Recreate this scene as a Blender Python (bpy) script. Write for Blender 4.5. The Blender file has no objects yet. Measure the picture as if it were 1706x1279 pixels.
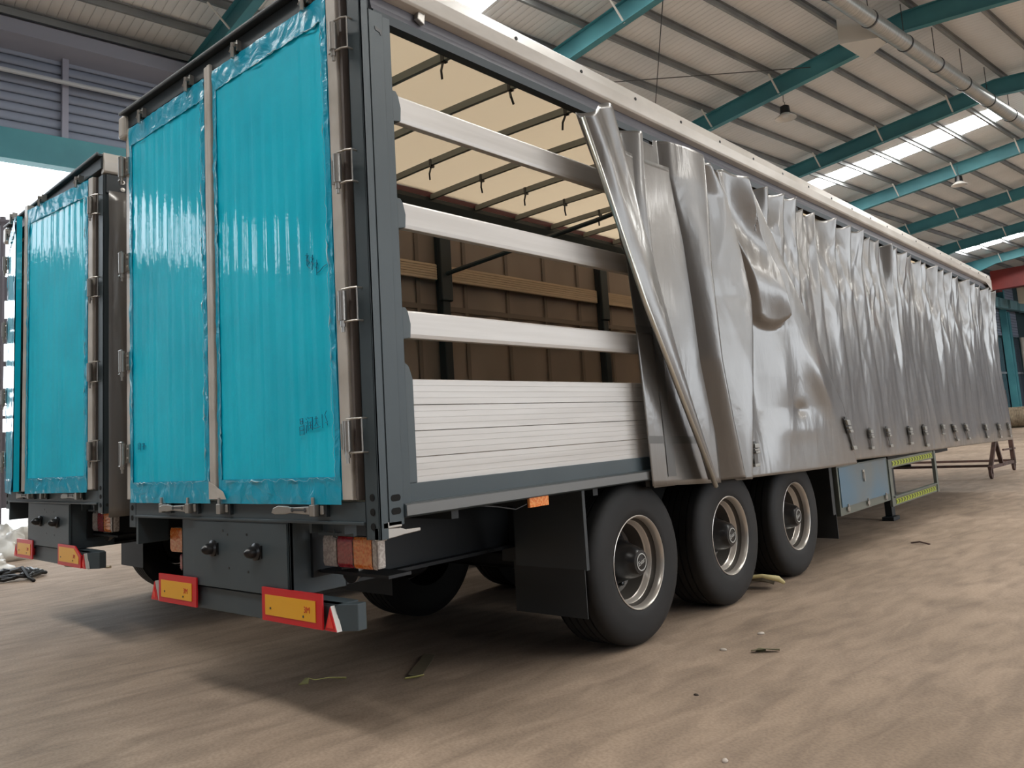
import bpy, bmesh, math, random
from mathutils import Vector, Matrix, noise
random.seed(7)
S = bpy.context.scene
COL = S.collection

# ---------------------------------------------------------------- camera
cam_d = bpy.data.cameras.new('camera'); cam = bpy.data.objects.new('camera', cam_d); COL.objects.link(cam)
CP = Vector((2.9111, -2.3220, 1.3820))
FW = Vector((-0.64123, 0.757849, 0.120372)); RT = Vector((0.756849, 0.650487, -0.063606)); UP = Vector((0.126504, -0.050318, 0.990689))
m = Matrix((RT, UP, -FW)).transposed().to_4x4(); m.translation = CP
cam.matrix_world = m
cam_d.sensor_width = 36; cam_d.lens = 36 * 1331.635 / 1706
cam_d.shift_x = -28.94 / 1706; cam_d.shift_y = -73.4 / 1706
cam_d.clip_end = 400
S.camera = cam
# ---------------------------------------------------------------- world, exposure
S.view_settings.view_transform = 'Standard'; S.view_settings.look = 'None'
S.view_settings.exposure = 0.2; S.view_settings.gamma = 1
w = bpy.data.worlds.new('world'); S.world = w; w.use_nodes = True
bg = w.node_tree.nodes['Background']; bg.inputs[0].default_value = (0.86, 0.93, 1.0, 1); bg.inputs[1].default_value = 4.2
SKYL = 18.0      # brightness of the daylight that the translucent roof strips pass on
PHI = 0.12       # the hall stands turned by this angle to the trailers
P_ = Vector((math.sin(PHI), math.cos(PHI), 0)); Q_ = Vector((math.cos(PHI), -math.sin(PHI), 0))
def hall(o):
    o.location = (CP.x, CP.y, 0); o.rotation_euler = (0, 0, -PHI); return o
def portal(name, q, p, z, rot, sx, sy):
    l = bpy.data.lights.new(name, 'AREA'); l.shape = 'RECTANGLE'; l.size = sx; l.size_y = sy; l.cycles.is_portal = True
    o = bpy.data.objects.new(name, l); COL.objects.link(o)
    v = CP + Q_ * q + P_ * p; o.location = (v.x, v.y, z)
    o.rotation_euler = (Matrix.Rotation(-PHI, 3, 'Z') @ rot).to_euler()
RX = Matrix.Rotation
portal('daylight_portal_left', -18.2, -1.0, 3.8, RX(-math.pi/2, 3, 'Y'), 7.6, 10.4)
portal('daylight_portal_rear', -1.0, -21.9, 3.25, RX(math.pi/2, 3, 'X'), 6.0, 2.5)
portal('daylight_portal_right', 25.1, 36.0, 5.0, RX(math.pi/2, 3, 'Y'), 6.0, 64.0)

# ---------------------------------------------------------------- materials
def mat(name, col, rough=.5, metal=0, **k):
    m = bpy.data.materials.new(name); m.use_nodes = True
    b = m.node_tree.nodes['Principled BSDF']
    b.inputs['Base Color'].default_value = (*col, 1); b.inputs['Roughness'].default_value = rough; b.inputs['Metallic'].default_value = metal
    if 'coat' in k: b.inputs['Coat Weight'].default_value = k['coat']; b.inputs['Coat Roughness'].default_value = k.get('cr', .1)
    if 'emit' in k: b.inputs['Emission Color'].default_value = (*k.get('ec', col), 1); b.inputs['Emission Strength'].default_value = k['emit']
    if 'trans' in k: b.inputs['Transmission Weight'].default_value = k['trans']
    if 'alpha' in k: b.inputs['Alpha'].default_value = k['alpha']
    return m
def N(m, t, **inp):
    n = m.node_tree.nodes.new(t)
    for k, v in inp.items():
        if k in n.inputs: n.inputs[k].default_value = v
        else: setattr(n, k, v)
    return n
def L(m, a, b): m.node_tree.links.new(a, b)
def vary(m, c1, c2, scale=(1, 1, 1), nscale=3, detail=6, bump=0, bscale=None, bdist=.01, lo=.35, hi=.65):
    """procedural colour variation + bump in object space"""
    b = m.node_tree.nodes['Principled BSDF']
    tc = N(m, 'ShaderNodeTexCoord'); mp = N(m, 'ShaderNodeMapping'); mp.inputs['Scale'].default_value = scale
    L(m, tc.outputs['Object'], mp.inputs['Vector'])
    nz = N(m, 'ShaderNodeTexNoise', Scale=nscale, Detail=detail); L(m, mp.outputs[0], nz.inputs['Vector'])
    r = N(m, 'ShaderNodeValToRGB'); e = r.color_ramp.elements
    e[0].position = lo; e[1].position = hi; e[0].color = (*c1, 1); e[1].color = (*c2, 1)
    L(m, nz.outputs['Fac'], r.inputs[0]); L(m, r.outputs[0], b.inputs['Base Color'])
    if bump:
        n2 = nz
        if bscale: n2 = N(m, 'ShaderNodeTexNoise', Scale=bscale, Detail=detail); L(m, mp.outputs[0], n2.inputs['Vector'])
        bp = N(m, 'ShaderNodeBump', Strength=bump, Distance=bdist); L(m, n2.outputs['Fac'], bp.inputs['Height']); L(m, bp.outputs[0], b.inputs['Normal'])
    return m
PAINT = vary(mat('grey_blue_paint', (.05, .07, .08), .45), (.046, .064, .074), (.056, .076, .086), nscale=1.5)
PAINTD = mat('dark_frame_paint', (.02, .027, .032), .5)
CHASSIS = mat('black_chassis_paint', (.007, .009, .011), .55)  # the shade under the trailer is worked into this near-black colour
HOLE = mat('dark_hole', (.003, .003, .003), .9)
ALU = vary(mat('pale_aluminium', (.55, .52, .49), .38, .25), (.53, .5, .47), (.6, .57, .54), (1, .15, 4), 6)
CREAM = vary(mat('cream_edge_film', (.56, .52, .47), .3), (.5, .46, .41), (.64, .6, .55), (1, .4, 1), 4, bump=.25, bdist=.01)
STEEL = mat('zinc_steel', (.45, .43, .4), .35, .8)
SILV = mat('silver_wheel_paint', (.62, .58, .53), .3, .6)
DARKST = mat('dark_steel', (.09, .095, .1), .4, .6)
BLACK = mat('black_enamel', (.009, .009, .01), .3)
RUBBER = vary(mat('tyre_rubber', (.007, .007, .007), .7), (.005, .005, .005), (.011, .01, .01), nscale=3)
FLAP = mat('flap_rubber', (.018, .02, .021), .6)
RED = mat('red_reflex', (.62, .012, .02), .35, emit=0)
YEL = mat('yellow_reflex', (.85, .42, .02), .35)
AMBER = mat('amber_lens', (.85, .2, .03), .15, coat=1)
LRED = mat('red_lens', (.35, .01, .03), .15, coat=1)
LWHT = mat('clear_lens', (.55, .5, .47), .15, coat=1)
WHITE = mat('white_paint', (.7, .68, .64), .4)
INK = mat('marker_ink', (.0, .13, .25), .5)
TEAL = vary(mat('teal_steel_paint', (.07, .27, .31), .5), (.06, .23, .27), (.08, .3, .34), nscale=.7)
PURL = vary(mat('galvanised_purlin', (.27, .28, .28), .5, .3), (.22, .23, .24), (.31, .32, .315), nscale=1)
RUST = vary(mat('rusty_brown_steel', (.07, .035, .028), .7), (.05, .028, .022), (.1, .05, .04), nscale=8)
CRANE = vary(mat('red_crane_paint', (.3, .035, .03), .5), (.2, .03, .028), (.34, .05, .04), nscale=.5)
YG = mat('chevron_yellow', (.34, .4, .02), .4)
for m_, c1, c2 in ((AMBER, (.8, .17, .02), (.92, .36, .1)), (LRED, (.3, .01, .02), (.42, .04, .05)), (LWHT, (.45, .4, .37), (.62, .58, .54))): vary(m_, c1, c2, nscale=75, detail=1, bump=.3, bdist=.003, lo=.42, hi=.58)
OLIVE = mat('olive_fabric', (.12, .12, .06), .8)

def corr(m, axis, period, strength, dist, second=None):
    """ribbed sheet: bump along one axis of the object"""
    b = m.node_tree.nodes['Principled BSDF']
    tc = N(m, 'ShaderNodeTexCoord'); sx = N(m, 'ShaderNodeSeparateXYZ'); L(m, tc.outputs['Object'], sx.inputs[0])
    mu = N(m, 'ShaderNodeMath', operation='MULTIPLY'); mu.inputs[1].default_value = 2 * math.pi / period
    L(m, sx.outputs[axis], mu.inputs[0]); si = N(m, 'ShaderNodeMath', operation='SINE'); L(m, mu.outputs[0], si.inputs[0])
    ab = N(m, 'ShaderNodeMath', operation='ABSOLUTE'); L(m, si.outputs[0], ab.inputs[0])
    pw = N(m, 'ShaderNodeMath', operation='POWER'); pw.inputs[1].default_value = .3; L(m, ab.outputs[0], pw.inputs[0])
    bp = N(m, 'ShaderNodeBump', Strength=strength, Distance=dist); L(m, pw.outputs[0], bp.inputs['Height'])
    return m, bp, pw, b
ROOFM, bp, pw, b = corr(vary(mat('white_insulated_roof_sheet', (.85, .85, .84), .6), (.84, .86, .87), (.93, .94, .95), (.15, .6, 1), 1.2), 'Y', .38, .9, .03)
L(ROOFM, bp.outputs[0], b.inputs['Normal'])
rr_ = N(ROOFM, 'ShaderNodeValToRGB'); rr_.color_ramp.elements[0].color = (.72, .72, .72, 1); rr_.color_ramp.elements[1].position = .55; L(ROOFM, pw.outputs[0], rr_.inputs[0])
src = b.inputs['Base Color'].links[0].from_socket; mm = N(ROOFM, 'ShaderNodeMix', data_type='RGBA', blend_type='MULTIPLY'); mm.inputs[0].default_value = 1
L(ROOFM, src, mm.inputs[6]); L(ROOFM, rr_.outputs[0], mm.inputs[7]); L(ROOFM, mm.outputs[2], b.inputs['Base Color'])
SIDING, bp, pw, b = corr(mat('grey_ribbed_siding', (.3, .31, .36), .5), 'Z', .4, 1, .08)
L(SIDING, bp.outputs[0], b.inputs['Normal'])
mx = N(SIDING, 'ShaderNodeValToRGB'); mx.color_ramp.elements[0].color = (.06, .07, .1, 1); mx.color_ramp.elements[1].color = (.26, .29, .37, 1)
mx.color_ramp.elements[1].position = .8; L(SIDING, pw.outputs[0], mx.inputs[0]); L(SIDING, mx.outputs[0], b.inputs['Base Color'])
SKY_M = mat('translucent_roof_light', (.9, .95, .95), .6, emit=SKYL, ec=(1, .99, .95))

# blue protective film: glossy, upright flutes and small wrinkles
BLUE = mat('blue_protective_film', (0, .43, .62), .5, coat=.7, cr=.04)
_b = BLUE.node_tree.nodes['Principled BSDF']; _b.inputs['Specular IOR Level'].default_value = .1
tc = N(BLUE, 'ShaderNodeTexCoord'); mp = N(BLUE, 'ShaderNodeMapping'); mp.inputs['Scale'].default_value = (1, 1, .02)
L(BLUE, tc.outputs['Object'], mp.inputs['Vector'])
n1 = N(BLUE, 'ShaderNodeTexNoise', Scale=14, Detail=2); L(BLUE, mp.outputs[0], n1.inputs['Vector'])
n2 = N(BLUE, 'ShaderNodeTexNoise', Scale=9, Detail=5, Distortion=2); L(BLUE, tc.outputs['Object'], n2.inputs['Vector'])
bpa = N(BLUE, 'ShaderNodeBump', Strength=.22, Distance=.02); L(BLUE, n1.outputs['Fac'], bpa.inputs['Height'])
bpb = N(BLUE, 'ShaderNodeBump', Strength=.12, Distance=.006); L(BLUE, n2.outputs['Fac'], bpb.inputs['Height']); L(BLUE, bpa.outputs[0], bpb.inputs['Normal'])
L(BLUE, bpb.outputs[0], _b.inputs['Normal']); L(BLUE, bpb.outputs[0], _b.inputs['Coat Normal'])
n3 = N(BLUE, 'ShaderNodeTexNoise', Scale=1.6, Detail=6); L(BLUE, tc.outputs['Object'], n3.inputs['Vector'])
cr = N(BLUE, 'ShaderNodeValToRGB'); cr.color_ramp.elements[0].color = (0, .54, .76, 1); cr.color_ramp.elements[1].color = (0, .64, .88, 1)
cr.color_ramp.elements[0].position = .35; cr.color_ramp.elements[1].position = .6; L(BLUE, n3.outputs['Fac'], cr.inputs[0]); L(BLUE, cr.outputs[0], _b.inputs['Base Color'])
# film folded over the door edge: loose and crinkled
BLUE2 = mat('crinkled_film_border', (0, .38, .58), .45, coat=.6, cr=.1)
_b = BLUE2.node_tree.nodes['Principled BSDF']; _b.inputs['Specular IOR Level'].default_value = .2
tc = N(BLUE2, 'ShaderNodeTexCoord'); n2 = N(BLUE2, 'ShaderNodeTexNoise', Scale=7, Detail=5, Distortion=1.5); L(BLUE2, tc.outputs['Object'], n2.inputs['Vector'])
bpb = N(BLUE2, 'ShaderNodeBump', Strength=.6, Distance=.02); L(BLUE2, n2.outputs['Fac'], bpb.inputs['Height'])
L(BLUE2, bpb.outputs[0], _b.inputs['Normal']); L(BLUE2, bpb.outputs[0], _b.inputs['Coat Normal'])

mat('clear_film_fold', (.3, .62, .72), .08, coat=1)  # whitish opaque blue for loose film ridges, painting glints along the border
# pvc curtain
PVC = mat('silver_grey_pvc', (.195, .183, .17), .31, coat=.45, cr=.12)
_b = PVC.node_tree.nodes['Principled BSDF']; _b.inputs['Metallic'].default_value = .5
tc = N(PVC, 'ShaderNodeTexCoord'); mp = N(PVC, 'ShaderNodeMapping'); mp.inputs['Scale'].default_value = (1, 1, .35); L(PVC, tc.outputs['Object'], mp.inputs['Vector'])
n1 = N(PVC, 'ShaderNodeTexNoise', Scale=5, Detail=5, Distortion=1.2); L(PVC, mp.outputs[0], n1.inputs['Vector'])
bpa = N(PVC, 'ShaderNodeBump', Strength=.16, Distance=.03); L(PVC, n1.outputs['Fac'], bpa.inputs['Height']); L(PVC, bpa.outputs[0], _b.inputs['Normal']); L(PVC, bpa.outputs[0], _b.inputs['Coat Normal'])
PVCD = mat('darker_grey_webbing', (.12, .115, .108), .4, .3)
LINING = vary(mat('brown_curtain_lining', (.3, .235, .2), .7), (.27, .21, .18), (.33, .26, .215), nscale=1)
LINE2 = mat('lining_seam', (.2, .155, .13), .7)
TAN = vary(mat('tan_wood_slat', (.62, .48, .35), .6), (.56, .43, .31), (.68, .53, .39), (1, .3, 12), 3)
# roof tarpaulin lets light through
TARP = bpy.data.materials.new('cream_roof_tarpaulin'); TARP.use_nodes = True
nt = TARP.node_tree; pb = nt.nodes['Principled BSDF']; pb.inputs['Base Color'].default_value = (.62, .5, .37, 1); pb.inputs['Roughness'].default_value = .6
tr = N(TARP, 'ShaderNodeBsdfTranslucent'); tr.inputs[0].default_value = (.85, .68, .48, 1)
ms = N(TARP, 'ShaderNodeMixShader'); ms.inputs[0].default_value = .5
L(TARP, pb.outputs[0], ms.inputs[1]); L(TARP, tr.outputs[0], ms.inputs[2]); L(TARP, ms.outputs[0], nt.nodes['Material Output'].inputs[0])
# floor
FLOOR = mat('dusty_concrete', (.3, .24, .19), .75)
_b = FLOOR.node_tree.nodes['Principled BSDF']
tc = N(FLOOR, 'ShaderNodeTexCoord')
def fnoise(scale, mscale, detail=8, dist=0):
    mp = N(FLOOR, 'ShaderNodeMapping'); mp.inputs['Scale'].default_value = mscale; mp.inputs['Rotation'].default_value = (0, 0, .25)
    L(FLOOR, tc.outputs['Object'], mp.inputs['Vector']); n = N(FLOOR, 'ShaderNodeTexNoise', Scale=scale, Detail=detail, Distortion=dist); L(FLOOR, mp.outputs[0], n.inputs['Vector']); return n
fa = fnoise(.5, (1, 1, 1), 8, .5); fb = fnoise(7, (1, .3, 1), 9, .6); fc = fnoise(60, (1, 1, 1), 4)
r1 = N(FLOOR, 'ShaderNodeValToRGB'); e = r1.color_ramp.elements; e[0].position = .35; e[1].position = .68; e[0].color = (.29, .218, .162, 1); e[1].color = (.43, .33, .255, 1)
L(FLOOR, fa.outputs['Fac'], r1.inputs[0])
r2 = N(FLOOR, 'ShaderNodeValToRGB'); e = r2.color_ramp.elements; e[0].position = .3; e[1].position = .62; e[0].color = (.7, .68, .66, 1); e[1].color = (1.05, 1.03, 1, 1)
L(FLOOR, fb.outputs['Fac'], r2.inputs[0])
mm = N(FLOOR, 'ShaderNodeMix', data_type='RGBA', blend_type='MULTIPLY'); mm.inputs[0].default_value = 1
L(FLOOR, r1.outputs[0], mm.inputs[6]); L(FLOOR, r2.outputs[0], mm.inputs[7]); r3 = N(FLOOR, 'ShaderNodeValToRGB'); e = r3.color_ramp.elements; e[0].position = .35; e[1].position = .6; e[0].color = (.84, .83, .82, 1); e[1].color = (1.03, 1.03, 1.02, 1)
L(FLOOR, fc.outputs['Fac'], r3.inputs[0]); m3 = N(FLOOR, 'ShaderNodeMix', data_type='RGBA', blend_type='MULTIPLY'); m3.inputs[0].default_value = 1
L(FLOOR, mm.outputs[2], m3.inputs[6]); L(FLOOR, r3.outputs[0], m3.inputs[7]); L(FLOOR, m3.outputs[2], _b.inputs['Base Color'])
b1 = N(FLOOR, 'ShaderNodeBump', Strength=.35, Distance=.02); L(FLOOR, fb.outputs['Fac'], b1.inputs['Height'])
b2 = N(FLOOR, 'ShaderNodeBump', Strength=.25, Distance=.004); L(FLOOR, fc.outputs['Fac'], b2.inputs['Height']); L(FLOOR, b1.outputs[0], b2.inputs['Normal']); L(FLOOR, b2.outputs[0], _b.inputs['Normal'])

# ---------------------------------------------------------------- mesh helpers
class MB:
    def __init__(s): s.v = []; s.f = []; s.mi = []; s.cur = 0
    def add(s, vs, fs):
        o = len(s.v); s.v += [tuple(v) for v in vs]
        for f in fs: s.f.append([i + o for i in f]); s.mi.append(s.cur)
        return s
    def box(s, x0, x1, y0, y1, z0, z1):
        vs = [(x, y, z) for z in (z0, z1) for y in (y0, y1) for x in (x0, x1)]
        return s.add(vs, [(0, 2, 3, 1), (4, 5, 7, 6), (0, 1, 5, 4), (2, 6, 7, 3), (0, 4, 6, 2), (1, 3, 7, 5)])
    def prism(s, poly, ax, a, b):
        """poly in the two other axes (in xyz order), extruded along ax from a to b"""
        def P(u, v, t): return (t, u, v) if ax == 'x' else ((u, t, v) if ax == 'y' else (u, v, t))
        n = len(poly); vs = [P(u, v, a) for u, v in poly] + [P(u, v, b) for u, v in poly]
        return s.add(vs, [tuple(range(n))[::-1], tuple(range(n, 2 * n))] + [(i, (i + 1) % n, n + (i + 1) % n, n + i) for i in range(n)])
    def bar(s, p0, p1, w, h=None, up=(0, 0, 1)):
        h = h or w; p0 = Vector(p0); p1 = Vector(p1); d = (p1 - p0).normalized(); u = Vector(up)
        if abs(d.dot(u)) > .95: u = Vector((1, 0, 0))
        a = d.cross(u).normalized(); b = a.cross(d)
        vs = [p + a * (w / 2 * i) + b * (h / 2 * j) for p in (p0, p1) for i, j in ((-1, -1), (1, -1), (1, 1), (-1, 1))]
        return s.add(vs, [(3, 2, 1, 0), (4, 5, 6, 7), (0, 1, 5, 4), (1, 2, 6, 5), (2, 3, 7, 6), (3, 0, 4, 7)])
    def tube(s, pts, r, n=8):
        pts = [Vector(p) for p in pts]; k = len(pts); vs = []; rr = r if isinstance(r, (list, tuple)) else [r] * k
        a = None
        for i, p in enumerate(pts):
            d = (pts[min(i + 1, k - 1)] - pts[max(i - 1, 0)]).normalized()
            if a is None:
                u = Vector((0, 0, 1)) if abs(d.z) < .9 else Vector((1, 0, 0)); a = d.cross(u).normalized()
            else: a = (a - d * a.dot(d)).normalized()
            b = a.cross(d)
            vs += [p + (a * math.cos(t) + b * math.sin(t)) * rr[i] for t in [2 * math.pi * j / n for j in range(n)]]
        fs = [(i * n + j, i * n + (j + 1) % n, (i + 1) * n + (j + 1) % n, (i + 1) * n + j) for i in range(k - 1) for j in range(n)]
        fs += [tuple(range(n))[::-1], tuple(range((k - 1) * n, k * n))]
        return s.add(vs, fs)
    def lathe(s, prof, c, ax='x', n=40, close=False):
        vs = []; k = len(prof)
        for t, r in prof:
            for j in range(n):
                a = 2 * math.pi * j / n; p, q = r * math.cos(a), r * math.sin(a)
                vs.append((c[0] + t, c[1] + p, c[2] + q) if ax == 'x' else ((c[0] + p, c[1] + t, c[2] + q) if ax == 'y' else (c[0] + p, c[1] + q, c[2] + t)))
        fs = [(i * n + j, i * n + (j + 1) % n, (i + 1) * n + (j + 1) % n, (i + 1) * n + j) for i in range(k - 1) for j in range(n)]
        if close: fs += [((k - 1) * n + j, (k - 1) * n + (j + 1) % n, (j + 1) % n, j) for j in range(n)]
        return s.add(vs, fs)
    def grid(s, f, nu, nv):
        vs = [f(i / nu, j / nv) for i in range(nu + 1) for j in range(nv + 1)]
        return s.add(vs, [(i * (nv + 1) + j, (i + 1) * (nv + 1) + j, (i + 1) * (nv + 1) + j + 1, i * (nv + 1) + j + 1) for i in range(nu) for j in range(nv)])
    def build(s, name, mats, parent=None, smooth=False, bevel=0, solid=0):
        me = bpy.data.meshes.new(name); me.from_pydata(s.v, [], s.f)
        for mt in (mats if isinstance(mats, (list, tuple)) else [mats]): me.materials.append(mt)
        me.polygons.foreach_set('material_index', s.mi)
        bm = bmesh.new(); bm.from_mesh(me); bmesh.ops.recalc_face_normals(bm, faces=bm.faces)
        bm.to_mesh(me); bm.free()
        if smooth: me.polygons.foreach_set('use_smooth', [True] * len(me.polygons))
        me.update()
        o = bpy.data.objects.new(name, me); COL.objects.link(o); o.parent = parent
        if bevel:
            bv = o.modifiers.new('bevel', 'BEVEL'); bv.width = bevel; bv.segments = 2; bv.limit_method = 'ANGLE'
        if solid:
            so = o.modifiers.new('solid', 'SOLIDIFY'); so.thickness = solid; so.offset = 0
        return o
def smooth_angle(o, ang=35):
    me = o.data; me.polygons.foreach_set('use_smooth', [True] * len(me.polygons)); me.set_sharp_from_angle(angle=math.radians(ang)); return o
def empty(name, loc=(0, 0, 0), rz=0):
    o = bpy.data.objects.new(name, None); COL.objects.link(o); o.location = loc; o.rotation_euler = (0, 0, rz); o.empty_display_size = .2; return o
def tag(o, label=None, cat=None, group=None, kind=None):
    if label: o['label'] = label
    if cat: o['category'] = cat
    if group: o['group'] = group
    if kind: o['kind'] = kind
    return o
def struct(o, label=None): o['kind'] = 'structure'; (label and o.__setitem__('label', label)); o['category'] = o.name.split('_')[0]; return o
def dup(o, parent=None):
    c = o.copy(); COL.objects.link(c); c.parent = parent
    for ch in list(o.children): dup(ch, c)
    return c
def text_mesh(name, body, size, mat_, parent, M, extrude=.001):
    cu = bpy.data.curves.new(name, 'FONT'); cu.body = body; cu.size = size; cu.extrude = extrude; cu.align_x = 'CENTER'; cu.align_y = 'CENTER'
    t = bpy.data.objects.new(name, cu); COL.objects.link(t); dg = bpy.context.evaluated_depsgraph_get()
    me = bpy.data.meshes.new_from_object(t.evaluated_get(dg)); bpy.data.objects.remove(t)
    me.transform(M); me.materials.clear(); me.materials.append(mat_)
    o = bpy.data.objects.new(name, me); COL.objects.link(o); o.parent = parent; return o

# ---------------------------------------------------------------- the hall
H0 = 12.58; RIDGE = -7.4; VAL = 3.5; RIDGE2 = 14.3; QR = 25.2; QL = -18.26; PB = -22.0; PF = 72.0
def zroof(q):
    if q <= RIDGE: return H0 + .1 * q
    if q <= VAL: return H0 + .1 * RIDGE - .1 * (q - RIDGE)
    zv = H0 + .1 * RIDGE - .1 * (VAL - RIDGE)
    if q <= RIDGE2: return zv + .1 * (q - VAL)
    return zv + .1 * (RIDGE2 - VAL) - .1 * (q - RIDGE2)
b = MB(); b.add([(-90, -90, 0), (90, -90, 0), (90, 160, 0), (-90, 160, 0)], [(0, 1, 2, 3)])
struct(hall(b.build('floor', FLOOR)), 'dusty brown concrete floor with tyre tracks')
rows = [(-3.2, 1.0), (10.75, 1.5), (31.2, 1.5), (51.9, 1.6)]    # daylight strips across the roof, by distance
strips = [(-17.2, -8.4), (-6.6, 2.6), (4.6, 13.4), (15.2, 24.0)]
b = MB()
for q0, q1 in ((QL - .6, RIDGE), (RIDGE, VAL), (VAL, RIDGE2), (RIDGE2, QR)):
    s = [t for t in strips if q0 - 1 < t[0] and t[1] < q1 + 1][0]
    ps = [PB]
    def patch(a0, a1, p0, p1):
        z0, z1 = zroof(a0), zroof(a1)
        if p1 > p0: b.add([(a0, p0, z0), (a1, p0, z1), (a1, p1, z1), (a0, p1, z0)], [(0, 1, 2, 3)])
    patch(q0, s[0], PB, PF + 1); patch(s[1], q1, PB, PF + 1)
    cur = PB
    for c_, wd in (rows if q0 < VAL - .1 else rows[1:]): patch(s[0], s[1], cur, c_ - wd / 2); cur = c_ + wd / 2
    patch(s[0], s[1], cur, PF + 1)
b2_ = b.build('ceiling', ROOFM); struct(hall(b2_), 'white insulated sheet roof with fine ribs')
n = 0
for c_, wd in rows:
    for q0, q1 in strips:
        if c_ < 0 and q0 > VAL: continue
        n += 1; b = MB(); z0, z1 = zroof(q0) + .02, zroof(q1) + .02
        b.add([(q0, c_ - wd / 2, z0), (q1, c_ - wd / 2, z1), (q1, c_ + wd / 2, z1), (q0, c_ + wd / 2, z0)], [(0, 1, 2, 3)])
        o = hall(b.build('window_%d' % n, SKY_M)); o['kind'] = 'structure'; o['category'] = 'window'
        o['label'] = 'long bright translucent daylight strip in the roof sheets'
# left wall: ribbed siding on top, teal beam, wide opening
ZE = zroof(QL)
b = MB(); b.box(QL - .15, QL, PB, PF, 8.15, ZE + .1)
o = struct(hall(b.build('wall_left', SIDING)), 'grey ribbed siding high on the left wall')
b = MB(); b.box(QL - .15, QL, 4.3, 11.0, 0, 8.2); b.box(QL - .15, QL, 17, 40, 0, 8.2); b.box(QL - .15, QL, PB, -5.7 - 2.8, 0, 8.2)
b.box(QL - .12, QL - .02, -6.9, -6.2, 0, 8.2); b.box(QL - .15, QL, 11, 17, 0, 8.2)
b.box(QL - .15, QL, 40, PF, 0, 1.0)
struct(hall(b.build('wall_side', mat('pale_grey_lower_cladding', (.42, .44, .46), .6))), 'pale grey lower cladding of the left wall')
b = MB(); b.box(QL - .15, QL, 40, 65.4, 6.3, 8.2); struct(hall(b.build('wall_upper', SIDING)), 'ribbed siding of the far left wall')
b = MB(); b.box(QL - .2, QL - .1, 40, PF, 1.0, 6.3); b.box(QL - .2, QL + .02, 65.4, PF, 0, 12)
struct(hall(b.build('wall_dark', mat('dark_green_wall', (.03, .06, .065), .5))), 'dark green lower wall at the far end')
for i_, (p0_, p1_) in enumerate(((54, 57.5), (58, 61.6), (61.9, 65.2))):
    b = MB(); b.box(QL - .05, QL, p0_, p1_, 1.2, 6.1); o = b.build('window_%d' % (30 + i_), mat('dark_window_glass_%d' % i_, (.05, .07, .09), .15)); o['kind'] = 'structure'; o['category'] = 'window'; o['label'] = 'dark tall window in the far left wall'; hall(o)
    b = MB(); b.box(QL, QL + .05, p0_, p1_, 3.6, 3.75); b.box(QL, QL + .05, p0_ + 1.6, p0_ + 1.75, 1.2, 6.1); fo = b.build('window_frame', mat('grey_frame_%d' % i_, (.2, .22, .24), .5), o)
b = MB(); b.box(QL, QL + .2, 63.0, 63.4, 0, 8.0); tag(hall(b.build('wall_column', TEAL)), 'teal steel column on the far left wall behind the straw rolls', 'column')
b = MB(); b.tube([(QL + .4, 64.6, 0), (QL + .4, 64.6, 6.2)], .14, 10); tag(hall(b.build('down_pipe', mat('pale_down_pipe', (.5, .47, .42), .5))), 'pale upright pipe beside the far teal column', 'pipe')
b = MB(); b.box(QL - .05, QL + .25, PB, 40, 7.52, 8.15)
struct(hall(b.build('trim_1', TEAL)), 'teal beam above the bright left doorway')
b = MB(); b.box(QL - .0, QL + .1, PB, 40, 10.07, ZE + .05); b.prism([(QL, 9.9), (QL + .5, 10.05), (QL + .5, 10.35), (QL, 10.35)], 'y', PB, 40)
o = hall(b.build('trim_2', mat('mauve_eave_gutter', (.3, .31, .37), .5))); struct(o, 'mauve eave gutter under the roof on the left wall')
b = MB()
for p in [4.0 - 3.4 * i for i in range(-3, 6)]: b.box(QL - .02, QL + .12, p - .06, p + .06, 8.15, 10.0)
o = hall(b.build('trim_3', mat('mauve_post_paint', (.33, .33, .4), .5))); struct(o, 'mauve upright posts on the ribbed siding')
b = MB(); b.tube([(QL + .25, PB, 9.2), (QL + .25, 30, 9.5)], .05)
o = hall(b.build('wall_pipe', mat('pale_pipe', (.5, .52, .54), .4))); tag(o, 'thin pale pipe running along the ribbed siding of the left wall', 'pipe')
b = MB(); b.box(-30, QR, PF, PF + .2, 0, 13)
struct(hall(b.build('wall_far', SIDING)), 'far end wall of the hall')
b = MB(); b.box(QL, -4, PB - .2, PB, 0, 13); b.box(2, QR, PB - .2, PB, 0, 13); b.box(-4, 2, PB - .2, PB, 4.5, 13); b.box(-4, 2, PB - .2, PB, 0, 2)
struct(hall(b.build('wall_rear', SIDING)), 'end wall behind the camera with a wide door opening')
b = MB(); b.box(QR, QR + .15, PB, PF, 8, 10.2); b.box(QR, QR + .15, 4, 30, 0, 3); b.box(QR, QR + .15, 30, PF, 0, 2); b.box(QR, QR + .15, 68, PF, 2, 8); b.box(QR, QR + .15, PB, 4, 0, 8)
struct(hall(b.build('wall_right', SIDING)), 'right wall with a wide opening')
b = MB(); b.box(QL - 3.5, QL - 3.0, -30, -4.0, 0, 7.0)
struct(hall(b.build('wall_outside', mat('outside_wall', (.1, .105, .11), .8))), 'dark shed wall outside the left doorway')
b = MB(); b.add([(QR + .3, -60, .01), (90, -60, .01), (90, 90, .01), (QR + .3, 90, .01)], [(0, 1, 2, 3)]); b.add([(-90, -60, .01), (QL - 3.6, -60, .01), (QL - 3.6, 90, .01), (-90, 90, .01)], [(0, 1, 2, 3)])
struct(hall(b.build('floor_bounce', mat('pale_bounce_ground', (.6, .58, .54), .8))), 'pale ground sheets added outside the hall to bounce daylight in')  # unseen pale ground, added to throw daylight up to the roof

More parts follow.
